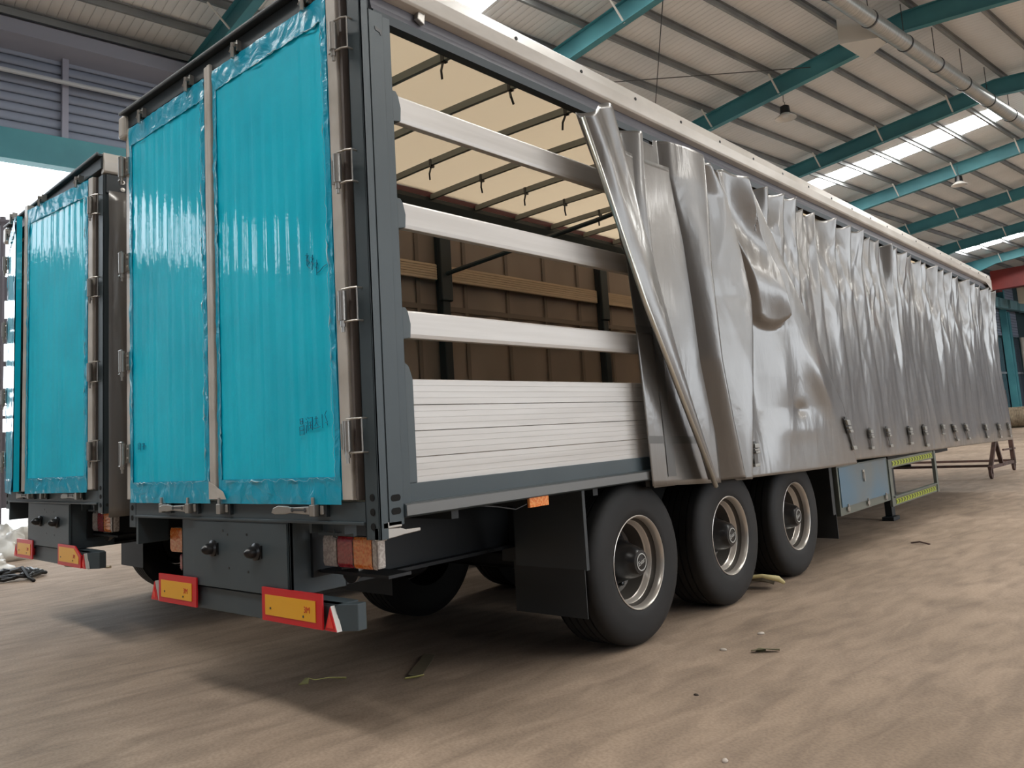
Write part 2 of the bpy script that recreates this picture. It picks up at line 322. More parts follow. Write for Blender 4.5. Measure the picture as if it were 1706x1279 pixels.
# rafters: tapered teal I-beams crossing the hall
def rafter(q0, q1, qr, p, name, label):
    r = empty('roof_rafter'); hall(r)
    tag(r, label, 'rafter', 'teal rafters crossing the hall')
    b = MB(); t = .2
    def web(a0, a1, h0, h1):
        z0, z1 = zroof(a0) - .22, zroof(a1) - .22
        b.add([(a, p + dy, z) for a, z in ((a0, z0), (a1, z1), (a1, z1 - h1), (a0, z0 - h0)) for dy in (-.008, .008)],
              [(0, 2, 3, 1), (2, 4, 5, 3), (4, 6, 7, 5), (6, 0, 1, 7), (0, 6, 4, 2), (1, 3, 5, 7)])
        for (s0, s1) in ((0, -.02), ):
            b.add([(a0, p - t / 2, z0), (a1, p - t / 2, z1), (a1, p + t / 2, z1), (a0, p + t / 2, z0),
                   (a0, p - t / 2, z0 - .02), (a1, p - t / 2, z1 - .02), (a1, p + t / 2, z1 - .02), (a0, p + t / 2, z0 - .02)],
                  [(0, 1, 2, 3), (4, 7, 6, 5), (0, 4, 5, 1), (1, 5, 6, 2), (2, 6, 7, 3), (3, 7, 4, 0)])
        b.add([(a0, p - t / 2, z0 - h0), (a1, p - t / 2, z1 - h1), (a1, p + t / 2, z1 - h1), (a0, p + t / 2, z0 - h0),
               (a0, p - t / 2, z0 - h0 - .02), (a1, p - t / 2, z1 - h1 - .02), (a1, p + t / 2, z1 - h1 - .02), (a0, p + t / 2, z0 - h0 - .02)],
              [(0, 1, 2, 3), (4, 7, 6, 5), (0, 4, 5, 1), (1, 5, 6, 2), (2, 6, 7, 3), (3, 7, 4, 0)])
    web(q0, q0 + 2.2, .95, .5); web(q0 + 2.2, qr, .5, .5); web(qr, q1, .5, .75)
    b.build('beam', TEAL, r)
    b = MB(); b.box(q0, q0 + .4, p - .12, p + .12, 0, zroof(q0) - .3); b.build('column', TEAL, r)
    k = 0; q = PQ0
    while q < qr - .5:
        if q > q0 + .5 and k % 2 == 0:
            z = zroof(q) - .24
            b = MB(); b.bar((q + .05, p - .55, z), (q + .05, p - .03, z - .5), .05, .02); b.build('knee_brace', WHITE, r)
        q += 1.165; k += 1
    return r
PQ0 = -12.18 - 1.165 * 5 - .05
ords = ['behind the camera', 'above the tail of the trailers', 'second in the row, over the trailer beds', 'crossing above the trailer roof nearest the camera', 'next beyond the nearest visible rafter, with a lamp hanging below it',
        'in front of the first bright roof strip', 'just beyond the first bright roof strip', 'fifth from the camera in the far roof', 'before the far bright roof strip', 'beyond the far bright roof strip, above the red crane', 'at the far end of the hall']
ROWP = [-6.84, 0, 6.6, 13.9, 20.75, 27.6, 34.4, 41.2, 48.1, 54.9, 61.8]
for k, p in enumerate(ROWP): rafter(QL + .05, VAL, RIDGE, p, 'roof_rafter', 'teal steel rafter ' + ords[k])
# purlins
k = 0; q = PQ0; names = []
qs = []
while q < RIDGE - .3: qs.append(q); q += 1.165
qs += [-7.15 + 1.165 * i for i in range(0, 9)]
wd = ['lowest', 'second', 'third', 'fourth', 'fifth', 'sixth', 'seventh', 'eighth', 'ninth', 'topmost']
for i, q in enumerate(qs):
    b = MB(); z = zroof(q) - .02; t = .07
    b.box(q - t / 2, q - t / 2 + .012, PB, PF, z - .2, z - .02); b.box(q - t / 2, q + t / 2, PB, PF, z - .21, z - .195); b.box(q - t / 2, q + t / 2, PB, PF, z - .03, z - .015)
    o = hall(b.build('roof_purlin', PURL))
    if q < RIDGE: lab = 'long grey steel roof purlin, %s up the left roof slope' % wd[min(i, 9)]
    else: lab = 'long grey steel roof purlin, %s down the right roof slope from the ridge' % (['first', 'second', 'third', 'fourth', 'fifth', 'sixth', 'seventh', 'eighth', 'ninth'][i - len([x for x in qs if x < RIDGE])])
    tag(o, lab, 'purlin', 'grey purlins under the roof')
# wire bracing
def rod(a, c, lab, dz=0):
    b = MB(); z = lambda q: zroof(q) - .3 - dz
    b.tube([(a[0], a[1], z(a[0])), (c[0], c[1], z(c[0]))], .014, 5); tag(hall(b.build('bracing_rod', DARKST)), lab, 'rod', 'thin crossed bracing rods under the roof')
rod((-9.9, 14.0), (-15.6, 20.6), 'thin steel rod running down toward the trailer roof between two teal rafters'); rod((-15.0, 14.0), (-10.0, 20.7), 'thin steel rod running up toward the hanging lamp between two teal rafters', .12)
# ridge duct with outlet hood
r = empty('ventilation_duct'); hall(r); tag(r, 'long round silver ventilation duct hanging under the roof ridge', 'duct')
DUCT = vary(mat('galvanised_duct', (.45, .46, .45), .35, .6), (.38, .39, .38), (.52, .52, .5), (1, 12, 1), 2)
b = MB(); pts = [(-7.25, 14.5 + i, 10.55) for i in range(0, 20)]; b.tube(pts, .2, 20); smooth_angle(b.build('pipe', DUCT, r))
for p in (16.2, 18.2, 20.2, 22.2, 24.2, 26.2, 28.2):
    b = MB(); b.lathe([(-.03, .2), (-.03, .215), (.03, .215), (.03, .2)], (-7.25, p, 10.55), 'y', 20); b.build('band', DARKST, r)
    b = MB(); b.tube([(-7.25, p, 10.83), (-7.25, p, 11.6)], .012, 5); b.build('hanger', DARKST, r)
for p in (19.2, ):
    b = MB(); a = .7; c0 = .22
    top = [(-7.4, p - c0, 10.75), (-7.4, p + c0, 10.75), (-7.4, p + c0, 10.4), (-7.4, p - c0, 10.4)]
    bot = [(-8.15, p - a, 11.05), (-8.15, p + a, 11.05), (-8.15, p + a, 10.4), (-8.15, p - a, 10.4)]
    b.add(top + bot, [(0, 1, 5, 4), (1, 2, 6, 5), (2, 3, 7, 6), (3, 0, 4, 7)]); b.build('outlet_hood', WHITE, r, solid=.01)
# cable trays near the ridge
b = MB(); b.box(-7.9, -7.75, 8, 34, 11.2, 11.3); tag(hall(b.build('cable_tray', DARKST)), 'narrow dark cable tray running along the ridge beside the duct', 'tray')
# hanging lamps
def lamp(q, p, z, lab):
    r = empty('high_bay_lamp'); hall(r); v = CP + Q_ * q + P_ * p; r.location = (v.x, v.y, z)
    tag(r, lab, 'lamp', 'bell-shaped lamps hanging from the roof')
    b = MB(); b.lathe([(0, .30), (.02, .3), (.14, .13), (.15, .12)], (0, 0, 0), 'z', 28); o = b.build('shade', mat('white_lamp_shade', (.75, .72, .68), .4), r, solid=.008); smooth_angle(o)
    b = MB(); b.lathe([(.15, .0), (.15, .15), (.36, .13), (.4, .06), (.4, 0)], (0, 0, 0), 'z', 24); smooth_angle(b.build('housing', BLACK, r))
    b = MB(); b.lathe([(.06, 0), (.06, .1), (.15, .1)], (0, 0, 0), 'z', 16); b.build('bulb', mat('frosted_lamp_glass', (.7, .7, .68), .3), r)
    b = MB(); b.tube([(0, 0, .4), (.02, 0, .48), (-.02, 0, .52), (0, 0, .8)], .01, 6); b.build('hook', DARKST, r)
lamp(-11.0, 20.9, 10.05, 'bell-shaped hanging lamp with dark housing below the nearest large rafter')
lamp(-10.9, 34.2, 10.3, 'small pale bell-shaped hanging lamp far off below the middle rafters')
lamp(-14.0, 61.0, 9.6, 'tiny distant bell-shaped lamp near the red crane')
# red bridge crane with runway
r = empty('bridge_crane'); hall(r); tag(r, 'red overhead bridge crane spanning the far end of the hall', 'crane')
b = MB(); b.box(QL + 1.2, 3, 57.0, 57.6, 8.95, 10.15); b.box(QL + 1.2, 3, 56.95, 57.65, 8.9, 8.96); b.build('girder', CRANE, r)
b = MB(); b.box(QL + .5, QL + 1.2, 56, 59, 8.95, 9.5); b.build('end_carriage', CRANE, r)
b = MB(); b.box(-16.4, -15.2, 59.6, 60.6, 8.1, 9.15); b.build('cab', mat('cream_crane_cab', (.55, .5, .4), .5), r, bevel=.05)
b = MB(); b.box(QL + .55, QL + .85, 40, PF, 8.0, 8.65)
for p in range(41, 72, 2): b.box(QL + .35, QL + 1.0, p, p + .08, 8.0, 8.6)
tag(hall(b.build('crane_runway_beam', mat('pale_teal_beam', (.16, .3, .33), .5))), 'pale teal crane runway beam along the far left wall', 'beam')
# rolls of cable at the far wall
for i, (q, p) in enumerate(((-15.9, 60.5), (-17.0, 57.8), (-14.4, 62.5))):
    b = MB(); prof = [(-.8, .0), (-.8, .62), (-.75, .66)]
    for j in range(16): prof += [(-.7 + j * .09, .62), (-.66 + j * .09, .66)]
    prof += [(.8, .62), (.8, 0)]
    b.lathe(prof, (q, p, .66), 'x', 24)
    tag(hall(b.build('fabric_roll', vary(mat('straw_roll', (.3, .24, .16), .8), (.2, .15, .1), (.36, .29, .2), nscale=4))),
        ['large straw-coloured roll lying at the far right edge', 'large straw-coloured roll half hidden by the front of the curtain', 'large straw-coloured roll farthest back'][i], 'roll', 'rolls lying by the far wall')

# ---------------------------------------------------------------- trailers
W = 2.577; LEN = 14.4; TOPZ = 3.79
# a wheel, its outer sidewall at x = 0, axle at z = 0
def make_wheel(parent):
    r0 = .527; R = [(-.045, .285), (-.012, .297), (-.002, .31), (.0, .35), (.004, .42), (-.004, .47), (-.02, .503), (-.04, .519), (-.055, .523)]
    x = -.055
    for i in range(5):
        x -= .043; R += [(x, r0), (x - .002, r0 - .014), (x - .012, r0 - .014), (x - .014, r0)]; x -= .014
    e = -.37; R += [(e + .03, .52), (e + .01, .5), (e - .004, .45), (e, .36), (e + .02, .29)]
    b = MB(); b.lathe(R, (0, 0, 0), 'x', 56, close=True)
    for k in range(0):pass
    t = smooth_angle(b.build('wheel', RUBBER, parent), 50)
    b = MB(); b.lathe([(-.03, .29), (-.004, .3), (-.002, .296), (-.008, .288), (-.03, .283), (-.055, .28)], (0, 0, 0), 'x', 56)
    b.lathe([(-.085, .268), (-.09, .262), (-.115, .256), (-.125, .246)], (0, 0, 0), 'x', 56)
    rim = smooth_angle(b.build('rim', SILV, t), 50)
    b = MB(); b.lathe([(-.0545, .2805), (-.07, .279), (-.0855, .269)], (0, 0, 0), 'x', 56); b.lathe([(-.1252, .2462), (-.16, .236), (-.214, .22), (-.226, .2)], (0, 0, 0), 'x', 56)
    smooth_angle(b.build('rim_well', mat('shaded_rim_paint', (.09, .08, .07), .5, .3) if 'shaded_rim_paint' not in bpy.data.materials else bpy.data.materials['shaded_rim_paint'], t))  # recessed part of the silver rim, its shade put into a darker colour
    b = MB(); b.lathe([(-.226, .201), (-.222, .15), (-.215, .12), (-.215, .0)], (0, 0, 0), 'x', 40)
    smooth_angle(b.build('rim_disc', mat('dark_disc_paint', (.03, .028, .026), .4) if 'dark_disc_paint' not in bpy.data.materials else bpy.data.materials['dark_disc_paint'], t))
    b = MB()
    for k in range(10):
        a = 2 * math.pi * k / 10; y, z = .165 * math.cos(a), .165 * math.sin(a); b.lathe([(-.229, .0), (-.222, .018), (-.185, .017), (-.18, 0)], (0, y, z), 'x', 6)
    b.build('wheel_nuts', BLACK, t)
    b = MB(); 
    for k in range(10):
        a = 2 * math.pi * (k + .5) / 10; y, z = .178 * math.cos(a), .178 * math.sin(a); b.lathe([(-.2235, 0), (-.2235, .026)], (0, y, z), 'x', 12)
    b.build('hand_hole', BLACK, t)
    b = MB(); b.lathe([(-.228, .165), (-.19, .15), (-.13, .128), (-.06, .108), (-.01, .09), (.004, .076), (.008, .0)], (0, 0, 0), 'x', 36)
    hub = smooth_angle(b.build('hub', BLACK, t), 40)
    b = MB(); b.lathe([(.006, .05), (.0105, .05), (.0105, .056), (.006, .056)], (0, 0, 0), 'x', 36, close=True)
    b.build('hub_ring', mat('hub_print', (.5, .5, .48), .5) if 'hub_print' not in bpy.data.materials else bpy.data.materials['hub_print'], t)
    M = Matrix(((0, 0, 1, .0085), (1, 0, 0, 0), (0, 1, 0, 0), (0, 0, 0, 1))) @ Matrix.Rotation(math.radians(18), 4, 'Z') @ Matrix.Shear('XZ', 4, (0, 0))
    text_mesh('hub_text', 'Exar', .045, bpy.data.materials['hub_print'], t, M, .0008)
    return t
def fold(s):  # 0..1 smooth
    s = max(0, min(1, s)); return s * s * (3 - 2 * s)

def door(root, x0, x1, z0, z1, seam_left, pivot=None, rot=0, hinge_x=None, writing=False, ys=0):
    """one rear leaf; film panel, folded border, cream edges, hinges"""
    w_ = x1 - x0
    def put(o):
        if pivot:
            px, a = pivot, rot
            M = Matrix.Translation((px, 0, 0)) @ Matrix.Rotation(a, 4, 'Z') @ Matrix.Translation((-px, 0, 0)); o.data.transform(M)
        return o
    nx, nz = 40, 90
    def f(u, v):
        x = x0 + w_ * u; z = z0 + (z1 - z0) * v
        y = -.02 - .0012 * math.sin(x * 60) - .003 * noise.noise(Vector((x * 3, 7 + ys, z * 1.5)))
        return (x, y, z)
    b = MB(); b.grid(f, nx, nz); b.box(x0, x1, -.012, .03, z0, z1)
    leaf = put(b.build('rear_door', BLUE, root)); smooth_angle(leaf, 40)
    b = MB(); e = .04
    def strip(a0, a1, c0, c1, n1, n2):
        def g(u, v):
            x = a0 + (a1 - a0) * u; z = c0 + (c1 - c0) * v
            return (x, -.0235 - .006 * abs(noise.noise(Vector((x * 11, 3 + ys, z * 9)))) * 2, z)
        b.grid(g, n1, n2)
    strip(x0, x1, z1 - .13, z1, 50, 8); strip(x0, x0 + e, z0, z1, 6, 90); strip(x1 - e, x1, z0, z1, 6, 90); strip(x0, x1, z0 - .02, z0 + .11, 50, 6)
    put(smooth_angle(b.build('film_border', BLUE2, leaf), 60))
    fr = random.Random(int(abs(x0) * 100)); b = MB(); pth = []; rad = []
    xa, xb, za, zc = x0 + e, x1 - e, z0 + .10, z1 - .13
    loop = [(xa, za), (xa, zc), (xb, zc), (xb, za), (xa + .02, za)]
    for (ax_, az_), (bx_, bz_) in zip(loop, loop[1:]):
        n_ = max(4, int((abs(ax_ - bx_) + abs(az_ - bz_)) / .025)); big = 0
        for k in range(n_):
            if fr.random() < .07: big = fr.randint(2, 5)
            big -= 1; u_ = k / n_
            pth.append((ax_ + (bx_ - ax_) * u_ + fr.uniform(-.009, .009), -.031, az_ + (bz_ - az_) * u_ + fr.uniform(-.009, .009))); rad.append(fr.uniform(.0025, .0055) if big > 0 else .0008)
    b.tube(pth, rad, 5)
    put(b.build('film_fold', bpy.data.materials['clear_film_fold'], leaf, smooth=True))
    hx = hinge_x
    sgn = 1 if hx > x1 else -1
    b = MB(); ex0, ex1 = (x1, x1 + .075) if sgn > 0 else (x0 - .055, x0)
    b.box(ex0, ex1, -.022, .03, z0, z1 + .01); put(b.build('edge_profile', CREAM, leaf, bevel=.004))
    b = MB(); gx = hx
    b.box(min(gx, gx + sgn * .018), max(gx, gx + sgn * .018), -.012, .03, z0, z1); put(b.build('edge_seal', mat('brown_rubber_seal', (.12, .1, .09), .6) if 'brown_rubber_seal' not in bpy.data.materials else bpy.data.materials['brown_rubber_seal'], leaf))
    for zz in (1.44, 2.05, 2.72, 3.39):
        b = MB(); b.tube([(hx, -.05, zz - .07), (hx, -.05, zz + .07)], .02, 12); b.tube([(hx, -.05, zz - .1), (hx, -.05, zz - .07)], .013, 8); b.tube([(hx, -.05, zz - .125), (hx, -.05, zz - .1)], .008, 8)
        b.box(min(hx, hx - sgn * .07), max(hx, hx - sgn * .07), -.034, -.024, zz - .06, zz + .06)
        for s in (-.03, .03): b.lathe([(-.006, 0), (-.006, .008), (0, .01)], (hx - sgn * .045, -.034, zz + s), 'y', 8)
        for s in (-.078, .078): b.tube([(hx, -.05, zz + s), (hx + sgn * .06, -.045, zz + s), (hx + sgn * .085, -.03, zz + s), (hx + sgn * .085, -.0, zz + s)], .005, 6)
        b.tube([(hx + sgn * .085, -.03, zz - .078), (hx + sgn * .085, -.03, zz + .078)], .004, 6)
        put(smooth_angle(b.build('hinge', STEEL, leaf), 40))
    # cams on top and bottom of the two lock bars
    lx = [x0 + .25 * w_, x0 + .86 * w_] if sgn > 0 else [x0 + .2 * w_, x0 + .83 * w_]
    for x in lx:
        b = MB(); b.tube([(x, -.05, z1 - .03), (x, -.05, z1 + .06)], .012, 8); b.box(x - .03, x + .03, -.05, .0, z1 + .03, z1 + .045); b.tube([(x - .03, -.05, z1 + .015), (x + .03, -.05, z1 + .05)], .009, 6)
        b.box(x - .035, x - .02, -.04, 0, z1 + .01, z1 + .07); b.box(x + .02, x + .035, -.04, 0, z1 + .01, z1 + .07); put(b.build('top_cam', STEEL, leaf))
    return leaf

def latch(root, x, kind, z=1.1):
    b = MB()
    b.box(x - .03, x + .07, -.02, -.0, z - .035, z + .035); o = b.build('lock_plate', PAINTD, root)
    b = MB(); b.tube([(x - .012, -.04, z - .0), (x - .012, -.04, z + .06)], .009, 8); b.box(x - .03, x + .012, -.05, -.02, z - .03, z + .025); b.box(x + .03, x + .055, -.03, -.02, z - .022, z + .02)
    b.build('lock_cam', STEEL, o, bevel=.003)
    if kind:
        b = MB(); b.prism([(x - .36, z - .018), (x - .345, z + .008), (x - .3, z + .02), (x - .22, z + .018), (x - .19, z + .012), (x - .03, z + .018), (x - .03, z - .022), (x - .19, z - .016), (x - .24, z - .022), (x - .33, z - .024)], 'y', -.052, -.04)
        h = b.build('lock_handle', STEEL, o, bevel=.004)
        b = MB(); b.box(x - .17, x - .06, -.0545, -.0525, z - .004, z + .005); b.lathe([(-.003, 0), (-.003, .010), (0, .011)], (x - .17, -.052, z), 'y', 12); b.lathe([(-.003, 0), (-.003, .010), (0, .011)], (x - .06, -.052, z), 'y', 12); b.build('handle_slot', DARKST, o)

def lamp_unit(root, x0, x1, z0, z1, y, cols, name='tail_lamp', sidey=.05):
    b = MB(); b.box(x0, x1, y, y + sidey, z0, z1); body = b.build(name, cols[-1][1], root, bevel=.012)
    for i, (fr, m_) in enumerate(cols):
        a0 = x0 + (x1 - x0) * fr[0]; a1 = x0 + (x1 - x0) * fr[1]
        b = MB(); nz = 8
        def g(u, v):
            x = a0 + (a1 - a0) * u; z = z0 + (z1 - z0) * v
            ed = min(1, 6 * min(v, 1 - v) + .3); return (x, y - .012 * ed - .002 * math.sin(x * 500) * math.sin(z * 420), z)
        b.grid(g, 12, 16); b.build('lens', m_, body, smooth=True)
    return body

BRACK = mat('bracket_grey_paint', (.07, .09, .1), .5)
def trailer(name, label, loc, rz, closed, dz=0):
    T = empty(name, loc, rz); tag(T, label, 'trailer', 'curtain-sided trailers parked side by side')
    # ---- chassis and undercarriage
    for x in (-.88, -1.7):
        b = MB(); b.box(x - .07, x + .07, .25, 13.6, .985, 1.0); b.box(x - .006, x + .006, .25, 13.6, .66, .99); b.box(x - .07, x + .07, .25, 10.4, .65, .67); b.build('chassis_beam', CHASSIS, T)
    b = MB(); y = .5
    while y < 14.2: b.box(-W + .06, -.06, y, y + .05, 1.0, 1.1); y += .6
    b.build('cross_members', CHASSIS, T)
    b = MB(); b.box(-W + .04, -.05, .1, LEN - .05, 1.1, 1.14); b.build('deck', mat('deck_board', (.12, .08, .06), .7) if 'deck_board' not in bpy.data.materials else bpy.data.materials['deck_board'], T)
    # ---- rear frame
    b = MB()
    b.box(-W + .1, -.1, 0, .12, 1.03, 1.135); b.box(-W + .1, -.1, -.012, 0, 1.03, 1.045)
    b.box(-W + .1, -W + .13, 0, .2, .86, 1.03)
    b.build('rear_cross_rail', PAINT, T, bevel=.003)
    for s in (0, 1):
        def X(a, c): return (-c, -a) if s == 0 else (-W + a, -W + c)
        b = MB(); x0, x1 = X(0, .1); b.box(x0, x1, 0, .012, .965, 3.62); b.box(*X(0, .008), 0, .05, .965, 3.62); b.box(*X(.092, .1), 0, .1, .965, 3.62)
        post = b.build('rear_post', PAINT, T, bevel=.002)
        b = MB(); b.box(*X(.045, .06), .04, .1, .965, 3.6); b.build('post_recess', PAINTD, post)
        b = MB(); b.box(*X(.0, .012), .05, .145, 1.02, 3.52); b.box(*X(.0, .055), .05, .06, 1.02, 3.52); b.box(*X(.012, .055), .135, .145, 1.02, 3.52)
        o = b.build('side_post', PAINT, T, bevel=.003)
        b = MB()
        for z in (1.155, 1.09, 1.025):
            b.lathe([(-.003, 0), (-.003, .016), (.001, .017)], (-.045 if s == 0 else -W + .045, -.0005, z), 'y', 20)
        b.build('post_hole', HOLE, post)
        b = MB()
        for z in (1.145, 1.085):
            xx = .001 if s == 0 else -W - .001
            pts = []
            for t in range(24):
                a = 2 * math.pi * t / 24; pts.append((.098 + (.014 if math.cos(a) > 0 else -.014) + .014 * math.cos(a), z + .015 * math.sin(a)))
            b.prism(pts, 'x', xx - .003, xx + .001)
        b.build('slot_hole', HOLE, o)
        if s == 0:
            b = MB(); b.prism([(.09, 3.44), (.135, 3.43), (.135, 3.405), (.125, 3.4), (.12, 3.415), (.095, 3.42)], 'x', -.002, .0025); b.build('post_hook_hole', BLACK, o)
    b = MB(); b.box(-W, 0, -.015, .1, 3.665, 3.76); b.box(-W, 0, -.05, .3, 3.765, 3.785); b.build('rear_header', PAINTD, T, bevel=.004)
    b = MB(); b.box(-W - .03, 0.02, -.055, -.035, 3.768, 3.79); b.build('roof_edge_trim', mat('grey_roof_trim', (.13, .14, .15), .4) if 'grey_roof_trim' not in bpy.data.materials else bpy.data.materials['grey_roof_trim'], T, bevel=.008)
    # ---- doors
    if closed:
        door(T, -1.37, -.24, 1.145, 3.63, False, pivot=-.165, rot=math.radians(6.5), hinge_x=-.148, ys=9)
        l = door(T, -2.49, -1.47, 1.145, 3.6, True, pivot=-2.53, rot=math.radians(-11), hinge_x=-2.545, ys=4)
        for (px, a, cx_) in ((-.165, 6.5, -1.405),):
            b = MB(); b.box(cx_ - .03, cx_ + .035, -.03, .03, 1.145, 3.68); o = b.build('door_seam_profile', CREAM, T, bevel=.006)
            o.data.transform(Matrix.Translation((px, 0, 0)) @ Matrix.Rotation(math.radians(a), 4, 'Z') @ Matrix.Translation((-px, 0, 0)))
    else:
        rd = door(T, -1.37, -.24, 1.145, 3.66, False, hinge_x=-.148, ys=0); door(T, -2.5, -1.47, 1.145, 3.65, True, hinge_x=-2.565, ys=5)
        b = MB(); b.box(-1.462, -1.425, -.03, .02, 1.15, 3.71); b.box(-1.42, -1.385, -.035, .02, 1.15, 3.71); b.build('door_seam_profile', CREAM, T, bevel=.006)
        b = MB(); b.add([(-1.46, -.036, 1.15), (-1.38, -.036, 1.15), (-1.27, -.038, 1.15), (-1.3, -.038, 1.19), (-1.38, -.036, 1.22), (-1.46, -.036, 1.25)], [(0, 1, 2, 3, 4, 5)]); b.build('loose_film_corner', CREAM, T, solid=.002)
        # handwriting on the film
        def strokes(ox, oz, sc, lines, nm='marker_writing'):
            b = MB()
            for ln in lines: b.tube([(ox + x * sc, -.027, oz - y * sc) for x, y in ln], .0016, 5)
            b.build(nm, INK, rd)
        strokes(-.57, 1.555, .0006, [[(20, 20), (60, 15), (58, 60), (22, 62), (20, 20)], [(22, 40), (58, 38)], [(10, 85), (75, 75), (72, 150), (14, 155), (10, 85)], [(14, 118), (70, 112)],
                [(100, 20), (112, 30)], [(98, 50), (110, 60)], [(112, 75), (104, 140)], [(130, 10), (138, 22)], [(128, 40), (128, 125)], [(150, 20), (195, 14), (192, 120)], [(150, 55), (180, 52)], [(152, 80), (180, 78)], [(165, 55), (165, 105)], [(148, 106), (184, 103)],
                [(225, 30), (270, 26)], [(248, 10), (246, 60), (222, 90)], [(248, 62), (272, 86)], [(208, 100), (222, 108), (300, 96)], [(330, 0), (332, 110)], [(392, -25), (370, 5), (384, 40), (400, 66)], [(372, 70), (396, 74), (398, 92)]])
        strokes(-.47, 2.36, .00045, [[(0, 0), (60, 10), (20, 50), (70, 70)], [(30, -20), (20, 120)], [(10, 60), (80, 90), (30, 130), (80, 160)], [(100, 40), (150, 60), (110, 100), (160, 130)], [(130, 20), (120, 190)], [(180, 120), (230, 130), (190, 180), (240, 190)], [(210, 90), (200, 260)], [(200, 240), (260, 230), (330, 190), (400, 175)]])
        strokes(-2.38, 1.5, .0009, [[(0, 0), (30, -5), (26, 40), (2, 42), (0, 0)], [(45, 0), (43, 50)], [(60, 5), (85, 0), (80, 45)], [(62, 25), (78, 24)], [(100, 0), (98, 46)], [(95, 22), (125, 20)]])
    for x, k in ((-2.02, 0), (-1.69, 1), (-1.33, 0), (-.44, 1)): latch(T, x, k)
    # ---- column box, bumper, plates
    b = MB(); b.box(-1.86, -.72, .0, .02, .66, 1.035); b.box(-1.86, -1.845, 0, .34, .66, 1.035); b.box(-.735, -.72, .0, .34, .66, 1.035); b.box(-1.86, -.72, .33, .34, .66, 1.035)
    col = b.build('rear_column_box', PAINT, T, bevel=.003)
    b = MB(); b.box(-1.71, -.74, -.006, 0, .662, 1.022); b.build('cover_plate', PAINT, col, bevel=.002)
    b = MB()
    for x, z in ((-1.32, .955), (-1.12, .96), (-1.31, .775), (-1.11, .765), (-1.37, .975)): b.lathe([(-.0015, 0), (-.0015, .007), (.002, .008)], (x, -.006, z), 'y', 12)
    b.build('bolt_hole', BLACK, col)
    for x in (-1.47, -1.02):
        b = MB(); b.lathe([(0, .0), (0, .045), (-.012, .046), (-.02, .032), (-.045, .03), (-.06, .022), (-.075, .006), (-.075, 0)], (x, -.006, .875), 'y', 20)
        b.box(x - .052, x + .052, -.014, -.006, .842, .908); o = smooth_angle(b.build('rubber_buffer', BLACK, col))
    b = MB(); b.box(-2.18, -.36, .015, .06, .528, .655); b.box(-2.18, -.36, .015, .14, .645, .655)
    b.prism([(-.36, .015), (-.275, .07), (-.275, .12), (-.3, .12), (-.36, .07)], 'z', .53, .655)
    b.prism([(-2.18, .015), (-2.28, .075), (-2.28, .12), (-2.23, .12), (-2.18, .07)], 'z', .53, .655)
    bm_ = b.build('bumper', PAINT, T, bevel=.004)
    def plate(x0, x1, cut):
        zt, zb = .703, .538
        pl = [(x0, zb), (x1, zb), (x1, zt), (x0, zt)] if not cut else [(x0, zb), (x1 + .02, zb), (x1 + .02, zb + .095), (x1 - .12, zt), (x0, zt)]
        b = MB(); b.prism(pl, 'y', -.022, -.012); b.box(x0 + .05, x1 - .05, -.012, .016, .57, .63); o = b.build('reflector_plate', RED, bm_)
        a, c, d, e = x0 + .035, x1 - .05, zb + .03, zt - .035
        pl = [(a, d), (c, d), (c, e), (a, e)] if not cut else [(a, d), (c + .03, d), (c + .03, d + .05), (c - .08, e + .015), (a, e + .015)]
        b = MB(); b.prism(pl, 'y', -.0255, -.0225); b.build('yellow_field', YEL, bm_)
        b = MB(); b.lathe([(-.002, 0), (-.002, .006), (.0, .006)], (a + .05, -.026, d + .035), 'y', 8); b.lathe([(-.002, 0), (-.002, .006), (0, .006)], (c - .1, -.026, d + .02), 'y', 8); b.build('plate_rivet', DARKST, bm_)
        M = Matrix.Translation((c - .07, -.0265, d + .052)) @ Matrix.Rotation(math.pi / 2, 4, 'X')
        text_mesh('plate_text', '3M', .042, RED, bm_, M, .0005)
    plate(-.955, -.43, closed); plate(-2.115, -1.65, False)
    for x0, x1 in ((-.428, -.333), (-2.245, -2.15)):
        b = MB(); mx_ = (x0 + x1) / 2; b.prism([(x0, .535), (x1, .535), (mx_ + .0, .65)], 'y', -.008, .02); t = b.build('triangle_reflector', WHITE, bm_)
        if x0 < -2: t.data.transform(Matrix.Translation((0, .0, 0)))
        c = .95; cz = .57; b = MB(); b.prism([(mx_ + (x0 - mx_) * c, cz + (.535 - cz) * c), (mx_ + (x1 - mx_) * c, cz + (.535 - cz) * c), (mx_, cz + (.65 - cz) * c)], 'y', -.012, -.008)
        b.build('triangle_lens', RED, bm_)
        c = .55; b = MB(); b.prism([(mx_ + (x0 - mx_) * c, cz + (.535 - cz) * c), (mx_ + (x1 - mx_) * c, cz + (.535 - cz) * c), (mx_, cz + (.65 - cz) * c)], 'y', -.0145, -.011); b.build('triangle_centre', mat('bright_red', (.8, .05, .04), .2) if 'bright_red' not in bpy.data.materials else bpy.data.materials['bright_red'], bm_)
    # ---- lamps
    lamp_unit(T, -.635, -.21, .8, .95, .15, [((0.0, .26), LWHT), ((.28, .57), LRED), ((.59, .92), AMBER), ((.94, 1), LWHT)])
    lamp_unit(T, -2.3, -1.9, .8, .95, .15, [((0, .45), AMBER), ((.46, .75), LRED), ((.76, 1), LWHT)])
    lamp_unit(T, -2.17, -2.07, .69, .79, .15, [((0, 1), LRED)], 'fog_lamp')
    b = MB(); b.lathe([(0, .07), (.02, .065), (.05, .045), (.07, 0)], (-.5, .2, .78), 'y', 20); b.build('number_plate_lamp', STEEL, T, smooth=True)
